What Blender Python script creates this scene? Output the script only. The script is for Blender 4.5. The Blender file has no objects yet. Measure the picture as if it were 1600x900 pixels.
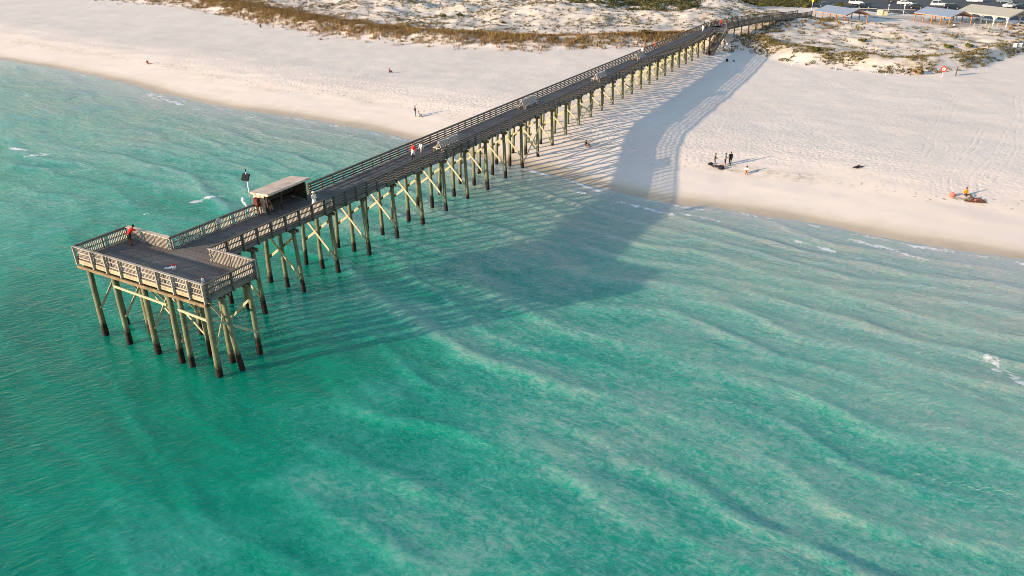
import bpy, bmesh, math, random
import numpy as np
from mathutils import Vector, Matrix

random.seed(7); rng = np.random.default_rng(7)
sc = bpy.context.scene
R = math.radians

# ------------------------------------------------------------------ camera, world, sun, exposure
CAM_H, PITCH, ROLL, FPX = 29.0, 0.46072, -0.00448, 1150.0
cam_d = bpy.data.cameras.new('camera'); cam = bpy.data.objects.new('camera', cam_d)
sc.collection.objects.link(cam); sc.camera = cam
cam_d.sensor_width = 36.0; cam_d.lens = FPX / 1600 * 36.0; cam_d.clip_start = 0.5; cam_d.clip_end = 6000
_fw = Vector((0, math.cos(PITCH), -math.sin(PITCH))); _r = Vector((1, 0, 0)); _u = _r.cross(_fw)
_R = math.cos(ROLL) * _r + math.sin(ROLL) * _u; _U = -math.sin(ROLL) * _r + math.cos(ROLL) * _u
_m = Matrix((( _R.x, _U.x, -_fw.x, 0), (_R.y, _U.y, -_fw.y, 0), (_R.z, _U.z, -_fw.z, CAM_H), (0, 0, 0, 1)))
cam.matrix_world = _m

SUN_EL, SUN_AZ_TRAVEL = 11.8, 67.0          # light travels towards this compass bearing (from +Y to +X)
SUN_STRENGTH, SKY_STRENGTH, EXPOSURE = 4.2, 0.148, 1.14
world = bpy.data.worlds.new('World'); sc.world = world; world.use_nodes = True
wn = world.node_tree.nodes; wl = world.node_tree.links
sky = wn.new('ShaderNodeTexSky'); sky.sky_type = 'NISHITA'; sky.sun_disc = False
sky.sun_elevation = R(SUN_EL); sky.sun_rotation = R(SUN_AZ_TRAVEL + 180.0)
sky.altitude = 0; sky.air_density = 1.0; sky.dust_density = 0.6; sky.ozone_density = 1.2
wl.new(sky.outputs[0], wn['Background'].inputs[0]); wn['Background'].inputs[1].default_value = SKY_STRENGTH
sun_d = bpy.data.lights.new('sun', 'SUN'); sun = bpy.data.objects.new('sun', sun_d); sc.collection.objects.link(sun)
sun_d.energy = SUN_STRENGTH; sun_d.angle = R(0.5); sun_d.color = (1.0, 0.78, 0.56)
_t = Vector((math.sin(R(SUN_AZ_TRAVEL)) * math.cos(R(SUN_EL)), math.cos(R(SUN_AZ_TRAVEL)) * math.cos(R(SUN_EL)), -math.sin(R(SUN_EL))))
sun.rotation_euler = _t.to_track_quat('-Z', 'Y').to_euler()
sun.location = (-200, -80, 120)
sc.view_settings.view_transform = 'Standard'; sc.view_settings.look = 'None'
sc.view_settings.exposure = EXPOSURE; sc.view_settings.gamma = 1.0; sc.view_settings.use_curve_mapping = False
sc.cycles.filter_width = 0.85; sc.cycles.max_bounces = 5; sc.cycles.diffuse_bounces = 2; sc.cycles.glossy_bounces = 2
sc.cycles.transparent_max_bounces = 6; sc.cycles.caustics_reflective = False; sc.cycles.caustics_refractive = False

# ------------------------------------------------------------------ frames and helpers
AZ = 0.50034
O = np.array([-20.512, 53.931]); Dv = np.array([math.sin(AZ), math.cos(AZ)]); Nv = np.array([-Dv[1], Dv[0]])
PIER_ROT = math.atan2(Dv[1], Dv[0]); BENT = 4.5757
def to_un(x, y):
    qx, qy = x - O[0], y - O[1]
    return qx * Dv[0] + qy * Dv[1], qx * Nv[0] + qy * Nv[1]
def to_xy(u, n): return O[0] + u * Dv[0] + n * Nv[0], O[1] + u * Dv[1] + n * Nv[1]
def ray(px, py):
    d = (px - 800) / FPX * _R - (py - 450) / FPX * _U + _fw
    return np.array(d)
def at(px, py, z=0.0):
    d = ray(px, py); t = (z - CAM_H) / d[2]
    return np.array([d[0] * t, d[1] * t, z])

_perm = np.random.default_rng(3).permutation(512)
_perm = np.concatenate([_perm, _perm, _perm])
def pnoise(x, y):
    xi = np.floor(x).astype(int); yi = np.floor(y).astype(int); xf = x - xi; yf = y - yi
    def g(ix, iy, dx, dy):
        h = _perm[(_perm[ix & 511] + iy) & 511] * (2 * math.pi / 512)
        return np.cos(h) * dx + np.sin(h) * dy
    s = xf * xf * xf * (xf * (xf * 6 - 15) + 10); t = yf * yf * yf * (yf * (yf * 6 - 15) + 10)
    a = g(xi, yi, xf, yf); b = g(xi + 1, yi, xf - 1, yf); c = g(xi, yi + 1, xf, yf - 1); d = g(xi + 1, yi + 1, xf - 1, yf - 1)
    return 1.4 * ((a * (1 - s) + b * s) * (1 - t) + (c * (1 - s) + d * s) * t)
def fbm(x, y, octv=4):
    v = 0; a = 1.0
    for k in range(octv):
        v = v + a * pnoise(x * 2 ** k + 17.3 * k, y * 2 ** k - 9.1 * k); a *= 0.5
    return v / 1.6
def sstep(a, b, x):
    t = np.clip((x - a) / (b - a), 0, 1); return t * t * (3 - 2 * t)

# shoreline and dune toe read from where they stand
_sh_px = [(0, 93), (100, 109), (200, 131), (270, 151), (340, 166), (460, 183), (540, 197), (600, 207), (640, 219), (830, 264), (925, 288), (965, 304), (1035, 319), (1090, 320), (1300, 353), (1390, 375), (1600, 406)]
_sh = sorted([to_un(*at(px, py, 0)[:2])[::-1] for px, py in _sh_px])
_sh = [(-400, 40.0), (-120, 42.0)] + _sh + [(260, 82), (420, 108)]
SHN, SHU = np.array([p[0] for p in _sh]), np.array([p[1] for p in _sh])
def shore_u(n): return np.interp(n, SHN, SHU)
TOE_N = np.array([-300, -90, -70, -62, -57, -47, -40, -34, -21, -10, -5, 0, 5, 14, 21, 42, 67, 90, 127, 190, 235, 400])
TOE_U = np.array([200, 180, 172, 165, 146, 128, 125, 126, 127, 138, 141, 142, 141, 138, 131, 120, 116, 119, 129, 154, 160, 180])
def toe_u(n): return np.interp(n, TOE_N, TOE_U)
def smooth_un(f, n):
    return (f(n - 5) + f(n - 2.5) + f(n) + f(n + 2.5) + f(n + 5)) / 5
def flat_mask(x, y):                          # level ground of the car park and picnic shelters
    yb = np.interp(x, [66, 78, 86, 94, 106, 118, 136, 200, 400], [420, 262, 236, 216, 208, 204, 200, 190, 150])
    return sstep(-5, 5, y - yb)
def height(x, y):
    x = np.asarray(x, float); y = np.asarray(y, float)
    u, n = to_un(x, y)
    t = u - smooth_un(shore_u, n) + 0.5 * pnoise(n / 9.0, u * 0 + 2.2) + 0.25 * pnoise(n / 3.1, u * 0 + 5.2)
    z = np.interp(t, [-300, -70, -45, -30, -18, -10, -4, 0, 4, 10, 17, 23, 28, 34, 50, 75, 95, 130, 500],
                  [-9, -5.2, -3.6, -2.5, -1.5, -.95, -.38, 0, .34, .95, 1.65, 1.98, 2.06, 2.05, 2.15, 2.4, 2.75, 3.2, 3.4])
    z = z + sstep(12, 30, t) * 0.10 * fbm(x / 7, y / 7, 3) + sstep(3, 9, t) * sstep(26, 16, t) * 0.10 * fbm(u / 3.0, n / 9, 2)
    # sand bars and runnels under water
    wm = sstep(0, -8, t)
    z = z + wm * (0.16 * np.sin(t * 0.55 + 1.6 * fbm(u / 26, n / 30, 2)) + 0.42 * fbm(u / 13, n / 21, 3)) * np.clip(-t / 25, .3, 1.4)
    s = u - smooth_un(toe_u, n)
    dm = sstep(-3, 7, s + 4 * fbm(x / 11, y / 11, 3))
    fore = 1.25 * np.exp(-((s - 9) / 6.0) ** 2) * (1 + 0.6 * fbm(x / 9, y / 9, 3))
    left = sstep(-5, 25, n)
    back = sstep(14, 60, s) * (2.2 * left + 0.5) * (0.75 + 1.5 * fbm(x / 38, y / 38, 3))
    hum = (0.45 + 0.65 * sstep(5, 40, s)) * fbm(x / 10.5, y / 10.5, 3) + 0.07 * fbm(x / 1.9, y / 1.9, 3)
    fm = flat_mask(x, y)
    zd = dm * (fore + back + hum + 0.5)
    z = z + zd * (1 - fm)
    # the boardwalk's foot, where the dune climbs to meet it
    bw = np.exp(-(((u - 178) / 22) ** 2 + ((n + 8) / 7) ** 2))
    z = z + 0.9 * bw * (1 - fm) * sstep(138, 150, u)
    z = z * (1 - fm) + fm * (3.2 + 0.03 * fbm(x / 6, y / 6, 2))
    return z
def on_ground(px, py):
    d = ray(px, py); ts = np.linspace(20, 520, 6000)
    x, y, zz = d[0] * ts, d[1] * ts, CAM_H + d[2] * ts
    g = np.maximum(height(x, y), 0.0)
    k = int(np.argmax(zz < g)); return np.array([x[k], y[k], g[k]])

# ------------------------------------------------------------------ materials
WATER_SCATTER, WATER_SSS = 2.4, .6
def srgb(h):
    h = h.lstrip('#'); c = [int(h[i:i + 2], 16) / 255 for i in (0, 2, 4)]
    return tuple((v / 12.92 if v <= .04045 else ((v + .055) / 1.055) ** 2.4) for v in c)
class NT:
    def __init__(s, name):
        s.m = bpy.data.materials.new(name); s.m.use_nodes = True; s.t = s.m.node_tree; s.n = s.t.nodes; s.l = s.t.links
        s.b = s.n['Principled BSDF']
    def node(s, typ, **kw):
        k = s.n.new(typ)
        for a, v in kw.items():
            if a.startswith('i_'):
                key = a[2:]; key = int(key) if key.isdigit() else key.replace('_', ' ')
                if hasattr(v, 'is_linked') or isinstance(v, bpy.types.NodeSocket): s.l.new(v, k.inputs[key])
                else: k.inputs[key].default_value = v
            else: setattr(k, a, v)
        return k
    def math(s, op, a, b=0.0, clamp=False):
        k = s.n.new('ShaderNodeMath'); k.operation = op; k.use_clamp = clamp
        for i, v in enumerate((a, b)):
            if isinstance(v, bpy.types.NodeSocket): s.l.new(v, k.inputs[i])
            else: k.inputs[i].default_value = v
        return k.outputs[0]
    def mix(s, fac, a, b, typ='MIX'):
        k = s.n.new('ShaderNodeMix'); k.data_type = 'RGBA'; k.blend_type = typ; k.clamp_factor = True
        for i, v in ((0, fac), (6, a), (7, b)):
            if isinstance(v, bpy.types.NodeSocket): s.l.new(v, k.inputs[i])
            elif i == 0: k.inputs[0].default_value = v
            else: k.inputs[i].default_value = (*v[:3], 1)
        return k.outputs[2]
    def noise(s, vec, scale, detail=3.0, rough=.55, dist=0.0):
        k = s.n.new('ShaderNodeTexNoise'); k.inputs['Scale'].default_value = scale; k.inputs['Detail'].default_value = detail
        k.inputs['Roughness'].default_value = rough; k.inputs['Distortion'].default_value = dist
        s.l.new(vec, k.inputs['Vector']); return k.outputs['Fac']
    def ramp(s, fac, pts, interp='LINEAR'):
        k = s.n.new('ShaderNodeValToRGB'); cr = k.color_ramp; cr.interpolation = interp
        while len(cr.elements) < len(pts): cr.elements.new(0.5)
        for e, (p, c) in zip(cr.elements, pts): e.position = p; e.color = (*c, 1) if len(c) == 3 else c
        s.l.new(fac, k.inputs[0]); return k.outputs[0]
    def rng(s, v, a, b, c, d):
        k = s.n.new('ShaderNodeMapRange'); s.l.new(v, k.inputs[0])
        for i, q in enumerate((a, b, c, d)): k.inputs[i + 1].default_value = q
        return k.outputs[0]
    def mapping(s, vec, scale=(1, 1, 1), rot=(0, 0, 0), loc=(0, 0, 0)):
        k = s.n.new('ShaderNodeMapping'); k.inputs['Scale'].default_value = scale; k.inputs['Rotation'].default_value = rot; k.inputs['Location'].default_value = loc
        s.l.new(vec, k.inputs[0]); return k.outputs[0]
    def pos(s): return s.n.new('ShaderNodeNewGeometry').outputs['Position']
    def obj(s): return s.n.new('ShaderNodeTexCoord').outputs['Object']
    def attr(s, name):
        k = s.n.new('ShaderNodeAttribute'); k.attribute_name = name; return k
    def out(s, color=None, rough=.8, bump=None, bstr=1.0, bdist=.05, spec=.3, metal=0.0):
        if color is not None:
            if isinstance(color, bpy.types.NodeSocket): s.l.new(color, s.b.inputs['Base Color'])
            else: s.b.inputs['Base Color'].default_value = (*color[:3], 1)
        if isinstance(rough, bpy.types.NodeSocket): s.l.new(rough, s.b.inputs['Roughness'])
        else: s.b.inputs['Roughness'].default_value = rough
        s.b.inputs['Specular IOR Level'].default_value = spec; s.b.inputs['Metallic'].default_value = metal
        if bump is not None:
            k = s.n.new('ShaderNodeBump'); k.inputs['Strength'].default_value = bstr; k.inputs['Distance'].default_value = bdist
            s.l.new(bump, k.inputs['Height']); s.l.new(k.outputs[0], s.b.inputs['Normal'])
        return s.m

def m_plain(name, col, rough=.7, var=.25, scale=6.0, spec=.3, metal=0.0):
    t = NT(name); v = t.noise(t.pos(), scale, 4)
    c = t.mix(t.rng(v, .3, .7, 0, 1), tuple(x * (1 - var) for x in col), tuple(min(1, x * (1 + var * .6)) for x in col))
    return t.out(c, rough, spec=spec, metal=metal)

def m_wood(name, a, b, scale=(1.2, 14, 14), gray=None, rough=.85):
    t = NT(name); p = t.obj()
    g = t.noise(t.mapping(p, scale), 2.0, 4, .6); w = t.noise(p, 0.9, 3)
    c = t.mix(t.rng(g, .3, .7, 0, 1), a, b)
    if gray: c = t.mix(t.rng(w, .42, .68, 0, .8), c, gray)
    return t.out(c, rough, g, .4, .01)

def m_pile():
    t = NT('treated_pile_wood'); p = t.pos(); sx = t.node('ShaderNodeSeparateXYZ'); t.l.new(p, sx.inputs[0]); z = sx.outputs[2]
    n1 = t.noise(t.mapping(p, (3, 3, .5)), 2.2, 4, .6); n2 = t.noise(p, 1.3, 3); n3 = t.noise(p, 7, 4)
    c = t.mix(t.rng(n1, .3, .7, 0, 1), srgb('#4f543f'), srgb('#7c8066'))
    c = t.mix(t.rng(n2, .5, .7, 0, .7), c, srgb('#64774c'))
    c = t.mix(t.rng(n3, .62, .75, 0, .6), c, srgb('#5c5238'))
    oi = t.node('ShaderNodeObjectInfo').outputs['Random']
    c = t.mix(t.rng(oi, 0, 1, .0, .55), c, t.mix(t.rng(n2, .35, .65, 0, 1), srgb('#4f5138'), srgb('#7d6f55')))
    # tide line: pale band fades into barnacle crust below
    zz = t.math('ADD', z, t.math('MULTIPLY', t.math('SUBTRACT', n3, .5), .9))
    zz = t.math('ADD', zz, t.math('MULTIPLY', t.math('SUBTRACT', n2, .5), .9))
    zz = t.math('ADD', zz, t.math('MULTIPLY', t.math('SUBTRACT', oi, .5), .7))
    crust = t.mix(t.rng(n3, .52, .74, 0, 1), srgb('#14100d'), srgb('#5a3519'))
    crust = t.mix(t.rng(z, .1, .5, 1, 0), crust, srgb('#12100d'))
    c = t.mix(t.rng(zz, .95, 1.45, 1, 0), c, crust)
    return t.out(c, .8, n3, .6, .03)

def m_deck():
    t = NT('weathered_deck_boards'); p = t.obj(); sx = t.node('ShaderNodeSeparateXYZ'); t.l.new(p, sx.inputs[0])
    u = t.math('DIVIDE', sx.outputs[0], .145); fr = t.math('FRACT', u); idx = t.math('FLOOR', u)
    wn_ = t.node('ShaderNodeTexWhiteNoise', noise_dimensions='1D'); t.l.new(idx, wn_.inputs['W'])
    gap = t.math('LESS_THAN', fr, .08)
    g = t.noise(t.mapping(p, (14, 1.2, 1)), 2.0, 4); big = t.noise(p, .35, 3)
    c = t.mix(wn_.outputs['Value'], srgb('#57514d'), srgb('#746b64'))
    c = t.mix(t.rng(g, .35, .7, 0, .6), c, srgb('#8b8176'))
    c = t.mix(t.rng(big, .45, .7, 0, .55), c, srgb('#4a4543'))
    c = t.mix(gap, c, srgb('#1c1918'))
    return t.out(c, .85, g, .3, .01)

def m_sand():
    t = NT('white_quartz_sand'); p = t.pos()
    wet = t.attr('wet').outputs['Fac']; veg = t.attr('litter').outputs['Fac']; tread = t.attr('tread').outputs['Fac']; track = t.attr('track').outputs['Fac']
    big = t.noise(p, .05, 4); mid = t.noise(p, .45, 4); fine = t.noise(p, 6, 3)
    c = t.mix(t.rng(big, .35, .65, 0, 1), srgb('#d8c9bd'), srgb('#e2d3c6'))
    c = t.mix(t.rng(mid, .35, .7, 0, .5), c, srgb('#cfc6bb'))
    wc = t.mix(t.rng(t.noise(p, .3, 3), .3, .7, 0, 1), srgb('#b19e88'), srgb('#9d8d78'))
    wc = t.mix(t.rng(wet, .55, 1.0, 0, 1), srgb('#d0c0ab'), wc)
    wetn = t.math('ADD', wet, t.math('MULTIPLY', t.math('SUBTRACT', mid, .5), .35))
    c = t.mix(t.rng(wetn, .15, .55, 0, 1), c, wc)
    c = t.mix(t.math('MULTIPLY', veg, t.rng(mid, .35, .6, .2, 1)), c, srgb('#8f7f60'))
    # damp seaweed-stained strips along the berm
    st = t.attr('wrack').outputs['Fac']
    c = t.mix(t.math('MULTIPLY', st, t.rng(t.noise(p, .8, 4), .4, .62, 0, .7)), c, srgb('#b3a48f'))
    # footprints: dimples pressed close together
    v = t.node('ShaderNodeTexVoronoi', feature='SMOOTH_F1'); v.inputs['Scale'].default_value = 1.55; v.inputs['Smoothness'].default_value = .35
    wv = t.node('ShaderNodeVectorMath', operation='ADD'); t.l.new(p, wv.inputs[0])
    dn = t.node('ShaderNodeTexNoise'); dn.inputs['Scale'].default_value = 2.2; t.l.new(p, dn.inputs['Vector'])
    sc_ = t.node('ShaderNodeVectorMath', operation='SCALE'); sc_.inputs['Scale'].default_value = .55; t.l.new(dn.outputs['Color'], sc_.inputs[0]); t.l.new(sc_.outputs[0], wv.inputs[1])
    t.l.new(wv.outputs[0], v.inputs['Vector'])
    dimple = t.rng(v.outputs['Distance'], .0, .6, 0, 1)
    h = t.math('ADD', t.math('MULTIPLY', dimple, .05), t.math('MULTIPLY', t.noise(p, 2.9, 4, .65), .085))
    h = t.math('MULTIPLY', h, tread)
    h = t.math('ADD', h, t.math('MULTIPLY', fine, .006))
    tw = t.math('ABSOLUTE', t.math('SUBTRACT', t.math('ABSOLUTE', track), .38))
    h = t.math('SUBTRACT', h, t.math('MULTIPLY', t.rng(tw, .05, .22, 1, 0), t.rng(mid, .40, .62, .0, .022)))
    rough = t.rng(wet, .3, 1.0, .95, .45)
    return t.out(c, rough, h, 1.0, 1.0, spec=.25)

def m_water():
    t = NT('sea_water'); p = t.pos()
    dep = t.attr('depth').outputs['Fac']; foam = t.attr('foam').outputs['Fac']
    pr = t.mapping(p, (1, 1, 1), (0, 0, -PIER_ROT))                      # x away from the beach to the shore, y along it
    # bottom showing through: pale sand patches, darker runnels
    n_big = t.noise(t.mapping(pr, (.07, .045, 1)), 1.0, 4, .6, .6)
    n_mid = t.noise(t.mapping(pr, (.30, .22, 1)), 1.0, 5, .62, .8)
    n_sm = t.noise(t.mapping(pr, (2.3, 1.5, 1)), 1.0, 4, .68, .8)
    d = t.math('ADD', dep, t.math('MULTIPLY', t.math('SUBTRACT', n_big, .5), t.rng(dep, 0, 3, .5, 5.8)))
    d = t.math('ADD', d, t.math('MULTIPLY', t.math('SUBTRACT', n_mid, .5), t.rng(dep, 0, 3, 1.0, 3.0)))
    d = t.math('ADD', d, t.math('MULTIPLY', t.math('SUBTRACT', n_sm, .5), t.math('MULTIPLY', t.rng(dep, 0, 2.0, 1.6, 5.0), t.rng(dep, 2.2, 4.2, 1, .42))))
    wav = t.attr('wave').outputs['Fac']
    d = t.math('SUBTRACT', d, t.math('MULTIPLY', wav, t.rng(dep, 0, 3, .20, 1.25)))  # swell crests paled in the colour, imitating sun focused on the bottom
    d = t.math('MAXIMUM', d, t.math('MULTIPLY', dep, .5))
    d = t.math('DIVIDE', d, 6.0, True)
    c = t.ramp(d, [(0.0, (.40, .37, .33)), (.05, (.30, .345, .295)), (.13, (.215, .345, .285)), (.25, (.125, .33, .265)), (.42, (.024, .275, .20)), (.62, (.0, .215, .135)), (1.0, (.0, .150, .093))])
    caustic_speck = t.rng(t.noise(t.mapping(pr, (7.5, 5.0, 1)), 1.0, 3, .6, 1.2), .54, .72, 0, .42)  # pale caustic flecks painted into the shallow-water colour
    c = t.mix(t.math('MULTIPLY', caustic_speck, t.math('MULTIPLY', t.rng(dep, .15, .5, 0, 1), t.rng(dep, 1.8, 3.8, 1, .15))), c, (.42, .50, .40))
    # foam
    fn = t.noise(t.mapping(pr, (2.2, 1.3, 1)), 1.0, 7, .74, .9)
    fo = t.rng(t.math('ADD', foam, t.math('MULTIPLY', t.math('SUBTRACT', fn, .5), 1.9)), .56, .80, 0, 1)
    c = t.mix(fo, c, (.78, .78, .77))
    # ripples: short chop running with the wind over longer wavelets
    wr = R(-38)
    w1 = t.noise(t.mapping(t.mapping(p, rot=(0, 0, wr)), (.55, 1.7, 1)), 1.0, 5, .66, .5)
    w2 = t.noise(t.mapping(t.mapping(p, rot=(0, 0, wr + .45)), (1.3, 3.8, 1)), 1.0, 4, .6, .3)
    w3 = t.noise(t.mapping(pr, (.33, .12, 1)), 1.0, 3, .5, .5)
    h = t.math('ADD', t.math('MULTIPLY', w1, t.rng(dep, .8, 3, .2, .09)), t.math('MULTIPLY', w2, t.rng(dep, .8, 3, .20, .07)))
    w4 = t.noise(t.mapping(t.mapping(pr, rot=(0, 0, .12)), (1.35, .30, 1)), 1.0, 4, .62, .6)
    h = t.math('ADD', h, t.math('MULTIPLY', w3, .30))
    h = t.math('ADD', h, t.math('MULTIPLY', w4, t.rng(dep, .6, 3.2, .32, .07)))
    h = t.math('MULTIPLY', h, t.rng(dep, 0, .7, .12, 1))
    h = t.math('ADD', h, t.math('MULTIPLY', fo, .05))
    # light scattered back from within the water, under a rippled reflecting skin
    t.n.remove(t.b)
    bp_ = t.node('ShaderNodeBump'); bp_.inputs['Strength'].default_value = 1.0; bp_.inputs['Distance'].default_value = 1.0; t.l.new(h, bp_.inputs['Height'])
    soft = t.node('ShaderNodeBump'); soft.inputs['Strength'].default_value = 1.0; soft.inputs['Distance'].default_value = 1.0; t.l.new(h, soft.inputs['Height'])
    sss = t.node('ShaderNodeSubsurfaceScattering'); sss.falloff = 'BURLEY'; t.l.new(c, sss.inputs['Color']); sss.inputs['Scale'].default_value = WATER_SCATTER; sss.inputs['Radius'].default_value = (.5, 1.0, .9)
    t.l.new(soft.outputs[0], sss.inputs['Normal'])
    dif = t.node('ShaderNodeBsdfDiffuse'); t.l.new(c, dif.inputs['Color']); t.l.new(soft.outputs[0], dif.inputs['Normal'])
    mx = t.node('ShaderNodeMixShader'); t.l.new(t.rng(dep, .0, .6, .0, WATER_SSS), mx.inputs[0]); t.l.new(dif.outputs[0], mx.inputs[1]); t.l.new(sss.outputs[0], mx.inputs[2])
    fr = t.node('ShaderNodeFresnel'); fr.inputs['IOR'].default_value = 1.333; t.l.new(bp_.outputs[0], fr.inputs['Normal'])
    gl = t.node('ShaderNodeBsdfAnisotropic'); gl.inputs['Roughness'].default_value = .14; gl.inputs['Color'].default_value = (1, 1, 1, 1); t.l.new(bp_.outputs[0], gl.inputs['Normal'])
    m2 = t.node('ShaderNodeMixShader'); t.l.new(t.math('MULTIPLY', fr.outputs[0], t.rng(fo, 0, 1, .65, .1)), m2.inputs[0]); t.l.new(mx.outputs[0], m2.inputs[1]); t.l.new(gl.outputs[0], m2.inputs[2])
    t.l.new(m2.outputs[0], t.n['Material Output'].inputs['Surface'])
    return t.m

M = {}
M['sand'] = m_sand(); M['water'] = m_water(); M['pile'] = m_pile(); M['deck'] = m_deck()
M['brace'] = m_wood('yellow_brace_wood', srgb('#8d886a'), srgb('#b5b095'), (3, 3, 3))
M['rail'] = m_wood('grey_rail_wood', srgb('#46413c'), srgb('#6d655c'), (3, 3, 3), srgb('#544b43'))
M['sunwood'] = m_wood('sunlit_rim_timber', srgb('#978972'), srgb('#b8ab92'), (1.5, 1, 4), srgb('#857761'))  # fascia wood of the seaward rim, its sunlit tone put into the colour
M['pale'] = m_wood('bleached_rail_wood', srgb('#92897f'), srgb('#b8aea4'), (4, 4, 4), srgb('#80776e'))
M['beam'] = m_wood('cap_beam_wood', srgb('#6c5a44'), srgb('#8f7d5f'), (2, 2, 2), srgb('#4d4238'))
M['fascia'] = m_wood('fascia_wood', srgb('#5d574f'), srgb('#837b70'), (1, 6, 10), srgb('#4b4641'))
M['bench'] = m_wood('silvered_bench_slats', srgb('#a19c98'), srgb('#c2bdb6'), (1, 12, 12))
M['plywood'] = m_wood('bleached_shelter_boards', srgb('#b8a690'), srgb('#d9c9b4'), (1, 5, 5), srgb('#a08f7c'))
M['roofboards'] = m_wood('worn_roof_boards', srgb('#a8968a'), srgb('#d0bfb0'), (.5, 8, 8), srgb('#998778'))
M['shelterwood'] = m_wood('shaded_shelter_boards', srgb('#2e2721'), srgb('#463b30'), (1, 6, 6))  # shade inside the shelter is put into this dark board colour
M['orangewood'] = m_wood('orange_post_wood', srgb('#9c5f2f'), srgb('#c07c42'), (2, 2, 1))
M['blueroof'] = m_plain('blue_grey_metal_roof', srgb('#7e8999'), .5, .08, 1.5)
M['greyroof'] = m_plain('pale_grey_shingle_roof', srgb('#9a988f'), .8, .12, 3)
M['whitepaint'] = m_plain('white_paint', (.78, .78, .76), .5, .08)
M['offwhite'] = m_plain('chalky_paint', (.5, .49, .46), .7, .1)
M['asphalt'] = m_plain('asphalt', (.055, .057, .062), .9, .25, 1.2)
M['concrete'] = m_plain('pale_concrete', srgb('#b5aca0'), .9, .12, 2)
M['panel'] = m_plain('solar_cells', (.010, .011, .016), .6, .1, 5, .04)
M['metal'] = m_plain('galvanised_steel', (.55, .56, .57), .4, .1, 5, .5, .6)
M['black'] = m_plain('black_rubber', (.02, .02, .02), .8)
M['glass'] = m_plain('car_glass', (.02, .025, .03), .08, .1, 2, .6)
M['redbrown'] = m_plain('rusty_red_paint', srgb('#5a2018'), .7)
M['red'] = m_plain('red_plastic', srgb('#c02a1e'), .5, .1)
M['yellow'] = m_plain('yellow_paint', srgb('#d6c81e'), .5, .1)
M['ice'] = m_plain('white_plastic', (.82, .82, .82), .35, .05)
_mc = {}
def cloth(hexc, rough=.85):
    if hexc not in _mc: _mc[hexc] = m_plain('fabric_' + hexc.strip('#'), srgb(hexc), rough, .18, 9)
    return _mc[hexc]
def paint(hexc):
    k = 'p' + hexc
    if k not in _mc: _mc[k] = m_plain('car_paint_' + hexc.strip('#'), srgb(hexc), .22, .04, 2, .6)
    return _mc[k]

# ------------------------------------------------------------------ mesh building
class MB:
    def __init__(s): s.v = []; s.f = []; s.mi = []; s.cur = 0
    def quad(s, pts):
        k = len(s.v); s.v += [tuple(p) for p in pts]; s.f.append(tuple(range(k, k + len(pts)))); s.mi.append(s.cur)
    def box(s, c, size, ax=None):
        ax = ax or ((1, 0, 0), (0, 1, 0), (0, 0, 1)); k = len(s.v); c = np.array(c, float); A = [np.array(a, float) for a in ax]
        for dz in (-.5, .5):
            for dx, dy in ((-.5, -.5), (.5, -.5), (.5, .5), (-.5, .5)):
                s.v.append(tuple(c + A[0] * dx * size[0] + A[1] * dy * size[1] + A[2] * dz * size[2]))
        for q in ((3, 2, 1, 0), (4, 5, 6, 7), (0, 1, 5, 4), (1, 2, 6, 5), (2, 3, 7, 6), (3, 0, 4, 7)):
            s.f.append(tuple(k + i for i in q)); s.mi.append(s.cur)
    def bar(s, a, b, w, h, up=(0, 0, 1)):
        a = np.array(a, float); b = np.array(b, float); d = b - a; L = np.linalg.norm(d); d /= L
        up = np.array(up, float); x = np.cross(d, up)
        if np.linalg.norm(x) < 1e-4: x = np.cross(d, (1, 0, 0))
        x /= np.linalg.norm(x); y = np.cross(x, d)
        s.box((a + b) / 2, (L, w, h), (d, x, y))
    def tube(s, pts, radii, n=10, caps=True):
        pts = [np.array(p, float) for p in pts]; rings = []
        for i, p in enumerate(pts):
            d = pts[min(i + 1, len(pts) - 1)] - pts[max(i - 1, 0)]; d /= np.linalg.norm(d)
            a = np.cross(d, (0, 1, 0) if abs(d[1]) < .9 else (1, 0, 0)); a /= np.linalg.norm(a); b = np.cross(d, a)
            k = len(s.v); rings.append(k)
            for j in range(n):
                th = 2 * math.pi * j / n; s.v.append(tuple(p + radii[i] * (math.cos(th) * a + math.sin(th) * b)))
        for i in range(len(rings) - 1):
            for j in range(n):
                j2 = (j + 1) % n; s.f.append((rings[i] + j, rings[i] + j2, rings[i + 1] + j2, rings[i + 1] + j)); s.mi.append(s.cur)
        if caps:
            s.f.append(tuple(rings[0] + j for j in reversed(range(n)))); s.mi.append(s.cur)
            s.f.append(tuple(rings[-1] + j for j in range(n))); s.mi.append(s.cur)
    def ell(s, c, r, nu=10, nv=6):
        k = len(s.v)
        for i in range(nv + 1):
            ph = math.pi * i / nv
            for j in range(nu):
                th = 2 * math.pi * j / nu
                s.v.append((c[0] + r[0] * math.sin(ph) * math.cos(th), c[1] + r[1] * math.sin(ph) * math.sin(th), c[2] + r[2] * math.cos(ph)))
        for i in range(nv):
            for j in range(nu):
                j2 = (j + 1) % nu; s.f.append((k + i * nu + j, k + (i + 1) * nu + j, k + (i + 1) * nu + j2, k + i * nu + j2)); s.mi.append(s.cur)
    def build(s, name, mats, parent=None, smooth=False, bevel=0):
        me = bpy.data.meshes.new(name); me.from_pydata(s.v, [], s.f)
        if not isinstance(mats, (list, tuple)): mats = [mats]
        for m in mats: me.materials.append(m)
        me.polygons.foreach_set('material_index', s.mi)
        if smooth: me.polygons.foreach_set('use_smooth', [True] * len(s.f))
        me.update(); o = bpy.data.objects.new(name, me); sc.collection.objects.link(o)
        if parent is not None: o.parent = parent
        if bevel:
            bv = o.modifiers.new('bevel', 'BEVEL'); bv.width = bevel; bv.segments = 2; bv.limit_method = 'ANGLE'
        return o
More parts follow.
